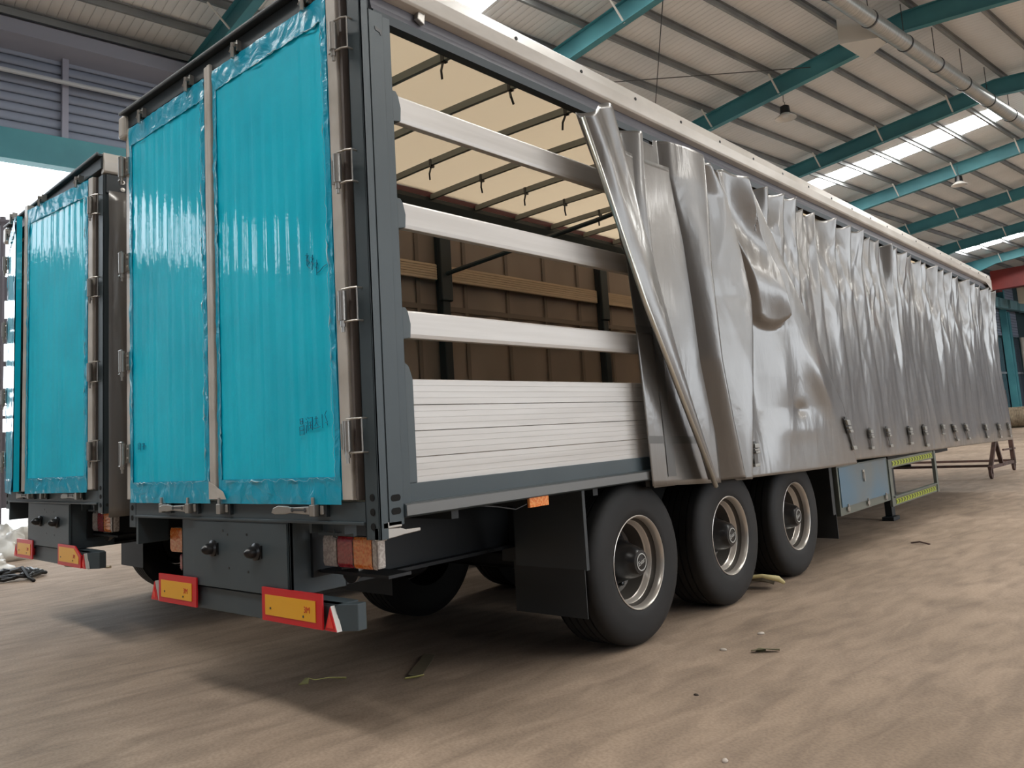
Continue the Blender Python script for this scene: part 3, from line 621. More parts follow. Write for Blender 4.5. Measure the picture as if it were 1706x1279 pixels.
    b = MB(); b.box(-.62, -.33, .1, .12, .96, .975); b.box(-.62, -.6, .05, .12, .975, 1.03); b.box(-.35, -.33, .05, .12, .975, 1.03); b.box(-.6, -.35, .115, .12, .98, 1.015); b.tube([(-.48, .1, .99), (-.49, .1, .955), (-.46, .1, .95), (-.455, .1, .975)], .004, 6); b.build('lamp_bracket', PAINT, T)
    b = MB(); b.box(-.7, -.15, .16, .3, .76, .775); b.box(-.72, -.7, .12, .3, .74, .98); b.build('lamp_carrier', CHASSIS, T)
    b = MB(); b.prism([(0.0, .968), (.05, .965), (.1, .968), (.15, .973), (.25, .978), (.25, .993), (.16, .995), (.13, 1.006), (.06, 1.012), (0, 1.012)], 'x', -.03, -.01); b.box(-.04, -.012, .0, .05, .96, 1.02); b.box(-.05, 0, .02, .13, 1.012, 1.04)
    b.build('side_latch_handle', STEEL, T, bevel=.003)
    # ---- side rails
    for s in (0, 1):
        f = (lambda x: x) if s == 0 else (lambda x: -W - x)
        b = MB(); b.prism([(f(-.03), 1.2), (f(-.03), 1.115), (f(.0), 1.112), (f(.012), 1.105), (f(.012), 1.055), (f(-.02), 1.045), (f(-.1), 1.045), (f(-.1), 1.2)], 'y', .147, LEN)
        sr = b.build('side_rail', PAINT, T, bevel=.003)
        b = MB(); b.prism([(f(.0125), 1.1045), (f(.0135), 1.058), (f(.0155), 1.058), (f(.0145), 1.1055), (f(-.005), 1.1135), (f(-.005), 1.112)], 'y', .15, LEN - .1); b.build('rail_lip', mat('pale_rail_lip', (.15, .15, .145), .3, .5) if 'pale_rail_lip' not in bpy.data.materials else bpy.data.materials['pale_rail_lip'], sr)  # lip in a paler metallic grey than the rail
        b = MB(); b.prism([(f(-.08), 3.495), (f(-.02), 3.495), (f(-.015), 3.54), (f(-.06), 3.545), (f(-.06), 3.64), (f(-.12), 3.64)], 'y', .1, LEN); b.build('curtain_track', mat('track_dark_paint', (.028, .04, .048), .45) if 'track_dark_paint' not in bpy.data.materials else bpy.data.materials['track_dark_paint'], T)
        b = MB(); b.prism([(f(-.05), 3.545), (f(-.028), 3.55), (f(-.036), 3.58), (f(-.04), 3.63), (f(-.05), 3.63)], 'y', .1, LEN); b.build('track_cover', mat('mauve_grey_profile', (.15, .15, .17), .4) if 'mauve_grey_profile' not in bpy.data.materials else bpy.data.materials['mauve_grey_profile'], T)
        b = MB(); b.prism([(f(-.04), 3.625), (f(.015), 3.632), (f(.025), 3.645), (f(.03), 3.72), (f(.015), 3.795), (f(-.06), 3.8), (f(-.06), 3.79), (f(-.0), 3.785)], 'y', -.0 if closed else .12, LEN - .02)
        b.prism([(f(-.04), 3.515), (f(.025), 3.515), (f(.03), 3.72), (f(-.04), 3.72)], 'y', LEN - .03, LEN + .02)
        b.add([(f(.022), LEN - .45, 3.64), (f(.022), LEN - .01, 3.53), (f(.022), LEN - .01, 3.66)], [(0, 1, 2)])
        rr = b.build('roof_rail', CREAM, T, bevel=.004)
        b = MB()
        for k in range(21):
            y = 1.14 + .645 * k
            xx = f(.0295); b.lathe([(-.002, 0), (-.002, .012), (.003, .012), (.003, 0)], (xx, y, 3.735), 'x', 12)
        b.build('rail_hole', BLACK, rr)
    if not closed:
        b = MB(); b.prism([(.38, 3.59), (.43, 3.57), (.44, 3.64), (.4, 3.68)], 'x', -.03, .0); b.build('rail_clip', STEEL, T, bevel=.004)
    else:
        b = MB(); b.box(-.02, .02, .02, LEN, 3.47, 3.62); o = b.build('top_rail', PAINTD, T)
        b = MB()
        for z in (3.57, 3.51): b.lathe([(0, .02), (.006, .018), (.008, 0)], (.02, .14, z), 'x', 16)
        b.build('rail_bolt', STEEL, o)
    # corner piece at the far rear top corner
    b = MB(); b.box(-W - .05, -W + .04, -.05, .2, 3.6, 3.76); b.build('roof_corner_cap', CREAM, T, bevel=.02)
    # ---- roof
    b = MB(); b.grid(lambda u, v: (-W + .04 + (W - .08) * u, .05 + (LEN - .1) * v, 3.765 + .012 * math.sin(math.pi * u)), 8, 40); b.build('roof_tarpaulin', TARP, T, smooth=True)
    y = .94; k = 0
    while y < LEN - .3:
        b = MB(); pts = [(-.06 - (W - .12) * u / 10, y, 3.695 + .025 * math.sin(math.pi * u / 10)) for u in range(11)]
        for i in range(10): b.bar(pts[i], pts[i + 1], .028, .05)
        bow = b.build('roof_bow', mat('grey_roof_bow', (.22, .22, .2), .5) if 'grey_roof_bow' not in bpy.data.materials else bpy.data.materials['grey_roof_bow'], T)
        if not closed and k < 10:
            for x in (-.385, -1.82):
                b = MB(); zz = 3.7; t = noise.noise(Vector((k * 3.1, x, 0))) * .04
                b.box(x - .012, x + .012, y - .02, y + .02, zz - .028, zz + .04); b.bar((x, y - .01, zz - .03), (x + t, y - .02, zz - .085), .018, .004, (0, 1, 0)); b.bar((x + t, y - .02, zz - .08), (x + t * 1.6, y - .01, zz - .135), .016, .004, (0, 1, 0))
                b.build('tie_strap', BLACK, bow)
        y += .605; k += 1
    b = MB(); b.box(-W + .03, -.03, LEN - .06, LEN, 1.1, 3.76); b.build('front_wall', PAINT, T)
    # far side: closed curtain, seen from inside
    fx = -W + .03
    b = MB(); b.grid(lambda u, v: (fx - .012 - .015 * math.sin(u * 150) * (1 - v * .5), .2 + (LEN - .25) * u, 1.0 + 2.5 * v), 260, 6); lin = b.build('far_curtain', LINING, T, smooth=True)
    if not closed:
        b = MB(); y = .7
        while y < LEN - .5: b.box(fx + .004, fx + .006, y, y + .045, 1.0, 3.5); y += .62
        for z in (1.6, 2.62): b.box(fx + .004, fx + .0065, .2, LEN - .2, z, z + .05)
        b.build('webbing_strap', LINE2, lin)
        for z0, nm in ((2.9, 'far_slat'), (2.42, 'far_slat')):
            if nm:
                for a, c in ((.2, 2.78), (2.93, 5.35), (5.55, 8.1), (8.25, 11)):
                    b = MB(); b.box(fx + .03, fx + .055, a, c, z0, z0 + .15)
                    for i in range(6): b.box(fx + .055, fx + .059, a, c, z0 + .006 + i * .024, z0 + .02 + i * .024)
                    b.build('far_slat', TAN, T)
        for k in range(6):
            b = MB(); z0 = 1.2 + k * .126; b.box(fx + .03, fx + .055, .2, LEN - .2, z0, z0 + .122); b.build('far_side_board', TAN, T)
        for y in (2.86, 5.45, 8.18, 11.1):
            b = MB(); b.box(fx + .0, fx + .09, y - .05, y + .05, 1.1, 3.5); b.box(fx + .06, fx + .11, y - .07, y + .07, 2.7, 3.3); b.build('far_post', PAINTD, T, bevel=.01)
        b = MB(); b.box(fx + .0, fx + .06, .1, LEN, 3.5, 3.69); o = b.build('far_top_rail', PAINTD, T)
        b = MB(); b.grid(lambda u, v: (fx + .062 - .0 * v, .1 + (LEN - .2) * u, 3.69 + .05 * v + .012 * noise.noise(Vector((u * 30, 0, 0))) * v), 120, 1); b.build('rail_tape', mat('dark_red_tape', (.1, .02, .03), .5), o)
        b = MB(); b.tube([(fx + .1, 2.86, 2.96), (-1.1, 3.45, 3.27), (-.25, 3.8, 3.5)], .022, 8); b.build('cross_bar', PAINTD, T)
        # ---- near side boards
        X0, X1 = -.075, -.045
        for k in range(4):
            z0 = 1.195 + k * .126; b = MB()
            pr = [(X0, z0), (X1, z0 + .002)]
            for j in range(4):
                zz = z0 + .004 + j * .0305; pr += [(X1, zz), (X1, zz + .0275), (X1 - .0025, zz + .028), (X1 - .0025, zz + .030)]
            pr += [(X1, z0 + .124), (X0, z0 + .124)]
            b.prism(pr, 'y', .262, 2.52); b.build('side_board', ALU, T)
        for z0, z1 in ((1.9, 2.036), (2.452, 2.585), (3.003, 3.143)):
            b = MB(); b.prism([(X0 - .01, z0), (X1, z0), (X1 + .004, z0 + .02), (X1 + .004, z1 - .01), (X1, z1), (X0 - .01, z1)], 'y', .245, 2.50); b.build('side_slat', ALU, T, bevel=.003)
            for y0, sg in ((.205, 1), (2.56, -1)):
                b = MB(); zz0, zz1 = z0 - .012, z1 + .012
                b.prism([(y0, zz0), (y0 + sg * .055, zz0 + .012), (y0 + sg * .06, (zz0 + zz1) / 2), (y0 + sg * .045, zz1 - .02), (y0 + sg * .03, zz1), (y0, zz1)], 'x', -.085, -.03); b.build('slat_bracket', BRACK, T, bevel=.003)
        b = MB(); b.prism([(.19, 1.2), (.262, 1.2), (.262, 1.70), (.24, 1.76), (.22, 1.775), (.19, 1.775)], 'x', -.09, -.03); b.build('board_bracket', BRACK, T, bevel=.004)
        b = MB(); b.box(-.16, -.012, .147, .2, 1.1, 3.52); b.build('inner_rear_post', PAINT, T, bevel=.003)
        for y in (2.62, 5.4, 8.2, 11.1):
            b = MB(); b.box(-.14, -.03, y - .05, y + .05, 1.1, 3.5); b.build('near_post', PAINTD, T)
        curtain(T)
    else:
        b = MB()
        def g(u, v):
            y = .03 + (LEN - .03) * u; z = .93 + 2.55 * v
            return (.04 + .02 * noise.noise(Vector((y * 1.2, 0, z * .8))) + .012 * noise.noise(Vector((y * .8, 5, z * 3))) * (v), y, z)
        b.grid(g, 120, 30); smooth_angle(b.build('curtain', PVC, T, solid=.003), 60)
    # ---- wheels
    wh = make_wheel(T); first = True
    for k in range(3):
        y = (1.6 if closed else 2.187) + 1.297 * k
        for s in (0, 1):
            o = wh if first else dup(wh, T); first = False
            o.location = (-.075, y, .527 - dz) if s == 0 else (-W + .075, y, .527 - dz)
            if s: o.rotation_euler = (0, 0, math.pi)
        b = MB(); b.tube([(-.4, y, .5), (-W + .4, y, .5)], .075, 12); b.build('axle', CHASSIS, T)
        for x in (-.88, -1.7):
            b = MB(); b.box(x - .06, x + .06, y - .32, y + .32, .58, .63); b.box(x - .07, x + .07, y - .38, y - .3, .55, .98); b.build('suspension', CHASSIS, T)
    # mudguards and flaps
    fy_ = -.587 if closed else 0
    b = MB(); b.box(-.64, -.06, 1.6 + fy_, 1.612 + fy_, .57, 1.05); b.box(-.075, -.06, 1.585 + fy_, 1.6 + fy_, .57, 1.05); b.build('mudguard_panel', mat('slate_plastic', (.028, .034, .038), .45) if 'slate_plastic' not in bpy.data.materials else bpy.data.materials['slate_plastic'], T)
    b = MB(); b.box(-.67, -.1, 1.613 + fy_, 1.62 + fy_, .28, .6); b.build('mud_flap', FLAP, T)
    b = MB(); b.box(-W + .1, -W + .67, 1.613 + fy_, 1.62 + fy_, .28, 1.0); b.build('mud_flap', FLAP, T)
    b = MB(); b.box(-.55, -.02, 5.57, 5.58, .22, .95); b.box(-.03, -.02, 5.5, 5.58, .45, .95); b.build('mud_flap', FLAP, T)
    # marker lamp
    b = MB(); b.box(-.02, .0, 1.035, 1.2, .998, 1.052); o = b.build('marker_lamp', AMBER, T, bevel=.004)
    b = MB(); b.box(-.035, -.02, 1.05, 1.185, 1.0, 1.06); b.build('lamp_base', BLACK, o)
    b = MB(); b.tube([(-.02, 1.03, 1.02), (-.03, .95, 1.0), (-.03, .8, 1.03), (-.04, .6, 1.06)], .004, 5); b.build('cable', BLACK, o)
    if not closed:
        toolbox(T)
    return T

# ---- folds of the pushed-back curtain, as lines (y, z) from top to bottom
def lerp_line(ln, z):
    if z >= ln[0][1]: a, b_ = ln[0], ln[1]
    elif z <= ln[-1][1]: a, b_ = ln[-2], ln[-1]
    else:
        for a, b_ in zip(ln, ln[1:]):
            if a[1] >= z >= b_[1]: break
    t = (z - a[1]) / (b_[1] - a[1] + 1e-9); t = max(-.5, min(1.5, t)); return a[0] + (b_[0] - a[0]) * t
D_R = [(3.14, 3.41), (3.14, 3.02), (3.10, 2.55), (3.13, 1.86), (3.22, 1.41), (3.32, .98)]
D_L = [(2.69, 3.53), (2.69, 3.23), (2.80, 2.76), (2.86, 2.32), (2.92, 1.87), (3.02, 1.42), (3.12, .97)]
E_R = [(3.27, 3.44), (3.54, 3.19), (3.75, 2.6), (3.80, 2.38), (3.76, 2.08), (3.65, 1.6), (3.5, 1.0)]
F_R = [(3.99, 3.49), (4.42, 2.95), (4.79, 2.46), (5.03, 2.16), (5.28, 1.78), (5.52, 1.49), (5.66, 1.03)]
T_L = [(3.42, 3.4), (3.62, 3.0), (3.82, 2.6), (3.93, 2.3), (3.96, 2.0)]
T_R = [(3.92, 3.45), (4.14, 3.0), (4.36, 2.65), (4.46, 2.3), (4.46, 2.0)]
A_R = [(2.40, 3.42), (2.40, 3.0), (2.43, 2.6), (2.5, 1.6), (2.6, 1.0)]
random.seed(11)
PL = []
y = 3.6
while y < 14.3:
    PL.append((y, random.uniform(-.16, .22), random.uniform(.35, 1.4), random.uniform(.5, 1.9))); y += random.uniform(.22, .62)
def pleat(y, z):
    t = max(0, min(1, (3.5 - z) / 2.55)); best = 0
    amp = .12 * (1 - t) ** 2.6 + .004 + .012 * math.exp(-((t - .5) / .22) ** 2)
    for (y0, dr, am, wd_) in PL:
        if abs(y - y0) > .8: continue
        d = y - (y0 + dr * t); wl = .24 * wd_ * (1 + 1.4 * t); wr = .05 + .2 * t
        v = fold(1 + d / wl) if d < 0 else fold(1 - d / wr)
        best = max(best, am * v)
    return amp * best
def ridge(y, z, R_, wl, wr, a):
    d = y - lerp_line(R_, z)
    if d < 0: return a * max(0, 1 + d / wl) ** 1.0 if d > -wl else 0
    return a * fold(1 - d / wr)
def zbot(y):
    pts = [(2.2, 1.0), (3.15, .975), (3.3, .985), (3.34, .958), (4.54, .938), (5.78, .925), (5.82, .945), (7.69, .9), (10.58, .855), (14.5, .78)]
    for a, b_ in zip(pts, pts[1:]):
        if y <= b_[0]: return a[1] + (b_[1] - a[1]) * max(0, (y - a[0])) / (b_[0] - a[0])
    return .78
def ztop(y):
    base = 3.46 if y > 4 else 3.44
    if y < 2.8: base = 3.49
    best = 0
    for (y0, dr, am, wd_) in PL:
        best = max(best, max(0, 1 - abs(y - y0) / .13))
    k = .05 if y > 5 else .035
    base += k * best - k * .6
    if 3.14 < y < 3.5: base = min(base, 3.42 + (y - 3.14) * .1)
    if 2.7 < y <= 3.14: base = 3.53 - (y - 2.7) * .26
    return base
def saw(d, wl, wr, a, p=1.0):
    """one overlapping fold: rises slowly over wl on the rear side, drops sharply over wr"""
    if d < 0: return a * max(0.0, fold(1 + d / wl)) ** p if d > -wl else 0.0
    return a * fold(1 - d / wr)
def cx_(y, z, layer=None):
    t = max(0, min(1, (3.5 - z) / 2.55))
    fy, ey, dr, dl = lerp_line(F_R, z), lerp_line(E_R, z), lerp_line(D_R, z), lerp_line(D_L, z)
    if layer is None: layer = 0 if y < dr else (1 if y < ey else (2 if y < fy else 3))
    base = -.02 + .055 * t
    f = 0
    if layer == 0:
        f = saw(min(y - dr, 0), (dr - dl) * 1.1,   .045, .21 - .05 * t, .75) - .08 * fold((y - 2.62) / .05) * fold((dl + .12 - y) / .1) * (1 - t) - .02 * fold(1 + (y - dr) / .06)
        f = max(f, saw(y - lerp_line(A_R, z), .16, .08, .10 * (1 - t)))
    if layer == 1: f = saw(min(y - ey, 0), (ey - dr + .12) * .95, .05, .16 - .05 * t, .85)
    if layer == 2:
        wl = .45 + 2.0 * t ** 1.3
        f = saw(min(y - fy, 0), wl, .04, .13 + .03 * min(1, t * 2), .75)
        tl, tr = lerp_line(T_L, z), lerp_line(T_R, z); yc = (tl + tr) / 2; hw = (tr - tl) / 2
        zb_ = 2.16 + .10 * ((y - yc) / hw) ** 2
        g_ = min(fold((y - tl) / .10), fold((tr - y) / .08)) * fold((z - zb_) / .07)
        f += .10 * g_ * (1 - .2 * math.exp(-((y - yc) / (hw * .6)) ** 2)) + .02 * g_ * math.sin(z * 9 + y * 4)
        r2 = ((y - 4.98 + .5 * (z - 1.75)) / .20) ** 2 + ((z - 1.75) / .36) ** 2; f += .04 * math.exp(-r2 * 1.6)
        r2 = ((y - 4.62) / .13) ** 2 + ((z - 1.47) / .07) ** 2; f -= .018 * math.exp(-r2 * 2)
        r2 = ((y - 4.62) / .5) ** 2 + ((z - 1.3) / .12) ** 2; f += .006 * math.exp(-r2 * 2)
        r2 = ((y - 3.95) / .14) ** 2 + ((z - 1.7) / .5) ** 2; f -= .035 * math.exp(-r2)
        r2 = ((y - 4.35) / .14) ** 2 + ((z - 1.75) / .5) ** 2; f += .02 * math.exp(-r2)
    p = pleat(y, z) if layer == 3 else 0
    g = {0: .12, 1: .25, 2: .25, 3: 1}[layer]
    n1_ = noise.noise(Vector((y * 2.2, 1.3, z * 1.2))); n2_ = abs(noise.noise(Vector((y * 3.4 + z * .9, 4, z * 1.1)))); n3_ = abs(noise.noise(Vector((y * 7 - z * 1.4, 9, z * 2.2))))
    mid = .2 + .8 * math.exp(-((z - 3.0) / .55) ** 2)
    p += g * (.018 * n1_ - .04 * n2_ * mid - .024 * n3_ * mid)
    return base + f + p

def buckle(parent, y, z1, z0, tilt=0, sc=1.0, x=None):
    """cam buckle with strap: top fitting, two rollers, tongue strap, bottom hook"""
    xx = x if x is not None else max(cx_(y, z) for z in (z0, (z0 + z1) / 2, z1)) + .012
    h = z1 - z0; w_ = .08 * sc
    def Z(t): return z1 - h * t
    def Y(t): return y + tilt * t
    b = MB()
    def seg(t0, t1, ww, d, off=0):
        b.add([(xx + off + dx, Y(t) + s * ww / 2, Z(t)) for dx in (0, d) for t in (t0, t1) for s in (-1, 1)], [(0, 1, 3, 2), (4, 6, 7, 5), (0, 4, 5, 1), (2, 3, 7, 6), (0, 2, 6, 4), (1, 5, 7, 3)])
    seg(0, .1, w_ * .6, .01); seg(.06, .5, w_ * 1.25, .008)
    o = b.build('buckle', bpy.data.materials['buckle_body'], parent)
    b = MB(); seg(.1, .26, w_, .022, .008); seg(.3, .37, w_, .02, .008); seg(.4, .48, w_ * .95, .026, .008); seg(.12, .46, w_ * .3, .006)
    b.build('buckle_plates', bpy.data.materials['buckle_steel'], parent, bevel=.003)
    b = MB(); seg(.88, 1.0, w_ * 1.15, .02); b.build('buckle_hook', bpy.data.materials['buckle_steel'], parent, bevel=.003)
    b = MB(); seg(.48, .9, w_ * .8, .006, .004); b.build('buckle_strap', PVCD, parent)

def curtain(T):
    mat('buckle_steel', (.4, .4, .38), .35, .7); mat('buckle_body', (.07, .07, .068), .5)
    NV = 120; b = MB(); tuck = .07
    secs = []    # (layer, first edge, last edge, columns): the sheet runs forward, then doubles back behind each fold
    secs.append((0, lambda z: 2.25, lambda z: lerp_line(D_R, z), 70))
    secs.append((1, lambda z: lerp_line(D_R, z) - tuck, lambda z: lerp_line(E_R, z), 50))
    secs.append((2, lambda z: lerp_line(E_R, z) - tuck, lambda z: lerp_line(F_R, z), 150))
    secs.append((3, lambda z: lerp_line(F_R, z) - tuck, lambda z: LEN, 760))
    cols = [(l, a_, e_, i / n_) for l, a_, e_, n_ in secs for i in range(n_ + 1)]
    vs = []
    for l, a_, e_, u in cols:
        for j in range(NV + 1):
            v = j / NV; z = 3.45 + (.95 - 3.45) * v
            for _ in range(3):
                y = a_(z) + (e_(z) - a_(z)) * u; zt, zb = ztop(y), zbot(y); z = zt + (zb - zt) * v
            x = cx_(y, z, l)
            if u == 1.0 and l < 3: x -= .012
            vs.append((x, y, z))
    b.add(vs, [(i * (NV + 1) + j, (i + 1) * (NV + 1) + j, (i + 1) * (NV + 1) + j + 1, i * (NV + 1) + j + 1) for i in range(len(cols) - 1) for j in range(NV)])
    C = smooth_angle(b.build('curtain', PVC, T, solid=.0025), 80)
    # free rear end of the curtain hanging behind the tension pole
    el = [(2.02, 3.2), (2.08, 2.65), (2.14, 2.53), (2.19, 2.04), (2.21, 1.52), (2.24, 1.0)]
    b = MB()
    def g2(u, v):
        z = 3.3 + (1.01 - 3.3) * v; a = lerp_line(el, z); y = a + (3.1 - a) * u; zb = .0
        x = .035 + .02 * math.sin(u * 5 + z) * u + .008 * noise.noise(Vector((y * 3, 0, z))) + .05 * u * v
        return (x, y, z + (1 - v) * 0 - .05 * u * v)
    b.grid(g2, 40, 60); E_ = smooth_angle(b.build('curtain_end', PVC, T, solid=.003), 60)
    b = MB()
    def st(ya, yb, za, zb, off=.004):
        def h(u, v):
            z = za + (zb - za) * v; a = lerp_line(el, z); uu = ya + (yb - ya) * u
            X, Y_, Z_ = g2(uu, (3.3 - z) / 2.29); return (X + off, Y_, Z_)
        b.grid(h, 16, 24)
    st(0, .75, 1.34, 1.29); st(0, .3, 2.08, 2.03); st(.2, .31, 2.03, 1.07, .006)
    b.build('webbing_seam', PVCD, E_)
    # slanting sheet gathered to the pole
    pole = [(1.535, 3.3), (2.08, 2.21), (2.80, 1.0)]; ar = [(2.04, 3.44), (2.24, 2.88), (2.44, 2.26), (2.67, 1.57), (2.9, .99)]
    b = MB()
    def g3(u, v):
        zl = 3.34 + (.97 - 3.34) * v; zr = 3.45 + (1.0 - 3.45) * v; ya = lerp_line(pole, zl); yb = lerp_line(ar, zr)
        y = ya + (yb - ya) * u; z = zl + (zr - zl) * u + (.04 * math.sin(u * 3.14) - .03 * math.sin(u * 9)) * (1 - v) ** 6
        x = .175 - .06 * u + .055 * math.sin(math.pi * u) * (1 - .3 * v) - .03 * fold((u - .93) / .07) + .012 * noise.noise(Vector((y * 6, 2, z * 2))) * (1 - v) + .02 * math.sin(u * 14 + z * 1.5) * math.exp(-(v / .22) ** 2)
        return (x, y, z)
    b.grid(g3, 36, 80); smooth_angle(b.build('curtain_flap', PVC, T, solid=.003), 70)
    b = MB(); b.tube([(.18, 1.545, 3.31), (.18, 2.09, 2.205), (.18, 2.825, .955)], .017, 12); b.build('tension_pole', mat('aluminium_pole', (.6, .6, .55), .3, .8), T, smooth=True)
    for (y, z1, z0, tl) in ((3.72, 1.235, 1.035, .0), (5.45, 1.385, 1.06, .17), (6.6, 1.25, 1.02, .02), (7.15, 1.245, 1.01, .1), (8.06, 1.225, 1.0, .02), (8.7, 1.225, .94, .08), (9.62, 1.205, 1.06, 0), (10.15, 1.19, .94, .18), (10.85, 1.18, .93, .2), (12.2, 1.14, .9, .12), (13.15, 1.12, .86, .1), (14.0, 1.1, .84, .1)):
        buckle(C, y, z1, z0, tl, 1.0 if y < 8 else 1.3)

def toolbox(T):
    BOXM = mat('grey_green_paint', (.105, .12, .105), .35)
    b = MB(); b.box(-.5, -.005, 5.66, 7.24, .42, .9); tb = b.build('tool_box', BOXM, T, bevel=.004)
    b = MB(); b.box(-.005, .003, 5.7, 7.18, .5, .885); b.build('box_door', vary(mat('blue_film_on_door', (.16, .26, .33), .3), (.07, .15, .22), (.13, .14, .13), nscale=1.3, detail=1), tb)
    b = MB(); b.box(.003, .012, 6.36, 6.42, .73, .82); b.box(.003, .02, 6.375, 6.4, .7, .8); b.build('box_latch', STEEL, tb)
    for y in (5.85, 6.45, 7.05):
        b = MB(); b.box(.003, .012, y - .03, y + .03, .455, .49); b.box(.003, .014, y - .008, y + .008, .44, .52); b.build('box_hinge', STEEL, tb)
    b = MB(); b.box(-.02, .01, 7.24, 9.2, .77, .87); b.box(-.02, .01, 7.24, 9.2, .345, .45); b.box(-.02, .01, 7.24, 7.34, .45, .77); b.box(-.02, .02, 9.12, 9.2, .34, .87); b.box(-.02, .03, 7.3, 9.1, .44, .455)
    sf = b.build('side_guard_frame', BOXM, T, bevel=.003)
    for z0, z1, n_ in ((.79, .845, 15), (.365, .42, 16)):
        b = MB(); b.box(.0105, .0125, 7.36, 9.08, z0, z1); b.build('chevron_tape', mat('chevron_dark', (.08, .09, .01), .5) if 'chevron_dark' not in bpy.data.materials else bpy.data.materials['chevron_dark'], sf)
        b = MB(); step = 1.7 / n_
        for i in range(n_):
            y = 7.37 + i * step; w_ = step * .42; d = step * .38; zm = (z0 + z1) / 2
            b.prism([(y, z0 + .004), (y + w_, z0 + .004), (y + w_ + d, zm), (y + w_, z1 - .004), (y, z1 - .004), (y + d, zm)], 'x', .0125, .0145)
        b.prism([(7.36, z0), (9.08, z0), (9.08, z0 + .004), (7.36, z0 + .004)], 'x', .0125, .0145); b.prism([(7.36, z1 - .004), (9.08, z1 - .004), (9.08, z1), (7.36, z1)], 'x', .0125, .0145)
        b.build('chevron_marks', YG, sf)
    b = MB(); b.box(-.6, -.45, 8.75, 8.95, .25, 1.1); b.box(-.57, -.48, 8.78, 8.92, .06, .3); b.box(-.6, -.45, 8.72, 8.98, .0, .05); b.tube([(-.4, 8.85, .7), (-.2, 8.85, .7)], .02, 8); b.build('landing_leg', CHASSIS, T, bevel=.006)
    b = MB(); b.box(-2.1, -1.95, 8.75, 8.95, .25, 1.1); b.box(-2.16, -1.9, 8.7, 9.0, .0, .06); b.box(-2.07, -1.98, 8.78, 8.92, .06, .3); b.build('landing_leg', DARKST, T, bevel=.006)

T1 = trailer('curtain_side_trailer', 'large trailer in the foreground, blue-filmed rear doors and its grey side curtain pulled half open', (0, 0, 0), 0, False)
T2 = trailer('curtain_side_trailer', 'second trailer on the left with blue-filmed doors ajar, partly hidden behind the nearer one', (-3.57, .225, .05), -.046, True, .05)

# ---------------------------------------------------------------- rolling trestle in front of the near trailer
r = empty('rolling_trestle', (0, 0, 0)); tag(r, 'rusty brown wheeled trestle beyond the front end of the near trailer', 'trestle')
for x in (-.6, -3.6):
    b = MB(); top = 1.7
    b.bar((x, 15.5, .2), (x, 16.35, .85), .07, .07); b.bar((x, 16.6, .2), (x, 16.15, .85), .07, .07); b.build('brace', RUST, r)
    b = MB(); b.bar((x, 17.85, .15), (x, 17.75, top), .1, .08); b.bar((x, 16.2, .8), (x, 16.2, top), .08, .08); b.bar((x, 15.4, .22), (x, 17.95, .19), .06, .06); b.bar((x, 16.2, top), (x, 17.8, top), .08, .08); b.build('end_frame', RUST, r)
    b = MB(); b.bar((x, 16.9, .49), (x, 18.15, .46), .035); b.build('rung', RUST, r)
    for y in (15.5, 17.8):
        b = MB(); b.lathe([(-.025, .0), (-.025, .1), (-.02, .11), (.02, .11), (.025, .1), (.025, 0)], (x, y, .11), 'x', 20); o = b.build('caster', RUST, r)
        b = MB(); b.box(x - .04, x - .03, y - .03, y + .03, .1, .24); b.box(x + .03, x + .04, y - .03, y + .03, .1, .24); b.box(x - .04, x + .04, y - .04, y + .04, .23, .25); b.build('caster_fork', RUST, r)
b = MB(); b.bar((-.6, 15.55, .25), (-3.6, 15.55, .25), .05); b.build('long_rail', RUST, r)
b = MB(); b.bar((-.6, 17.75, .22), (-3.6, 17.75, .22), .05); b.build('long_rail', RUST, r)
# ---------------------------------------------------------------- things by the bright doorway on the left
r = empty('stake_fence'); hall(r); tag(r, 'tall dark steel stake fence outside the bright doorway at the left edge', 'fence')
GR = mat('mauve_grey_steel', (.12, .11, .13), .6)
b = MB(); b.tube([(-16.9, 2.72, 0), (-16.9, 2.72, 6.0)], .05, 8); b.build('post', GR, r)
b = MB(); b.tube([(-16.9, 0, 5.75), (-16.9, 3.6, 5.95)], .06, 8); b.build('crossbar', GR, r)
for y0, y1 in ((462, 502), (533, 552), (556, 575), (605, 613), (650, 657), (665, 672), (695, 700), (722, 845)):
    b = MB(); z = lambda yy: 4.92 - (yy - 460) * .01089
    b.box(-17.05, -16.95, -2.5, 2.95, z(y1), z(y0)); b.build('rail', GR, r)
for p in (2.4, .8, -.8, -2.4):
    b = MB(); b.box(-17.1, -17.05, p - .05, p + .05, .0, 4.9); b.build('upright', GR, r)
WRAP = vary(mat('white_plastic_wrap', (.62, .6, .55), .5, coat=.4), (.55, .52, .46), (.7, .68, .64), nscale=2)
def heap(x, y, sx, sy, sz, seed, lab, m_=None, z0=0):
    b = MB()
    def g(u, v):
        a = u * 2 * math.pi; rr = math.sin(v * math.pi / 2)
        n_ = 1 + .45 * noise.noise(Vector((math.cos(a) * 1.6 * rr + seed, math.sin(a) * 1.6 * rr, v * 2)))+ .2 * noise.noise(Vector((math.cos(a) * 5 * rr + seed, math.sin(a) * 5 * rr, v * 5)))
        return (x + sx * math.cos(a) * rr * n_, y + sy * math.sin(a) * rr * n_, z0 + max(0, sz * math.cos(v * math.pi / 2) * n_))
    b.grid(g, 40, 16); o = b.build('plastic_heap', m_ or WRAP, None, smooth=True); tag(o, lab, 'plastic sheet', 'heaps of white plastic near the doorway'); return o
heap(-12.3, 2.2, 1.1, .5, .5, 1, 'large crumpled heap of white plastic sheet behind the bumper of the left trailer')
heap(-10.55, 1.3, .8, .35, .25, 5, 'low spread of white plastic sheet on the floor at the left edge')
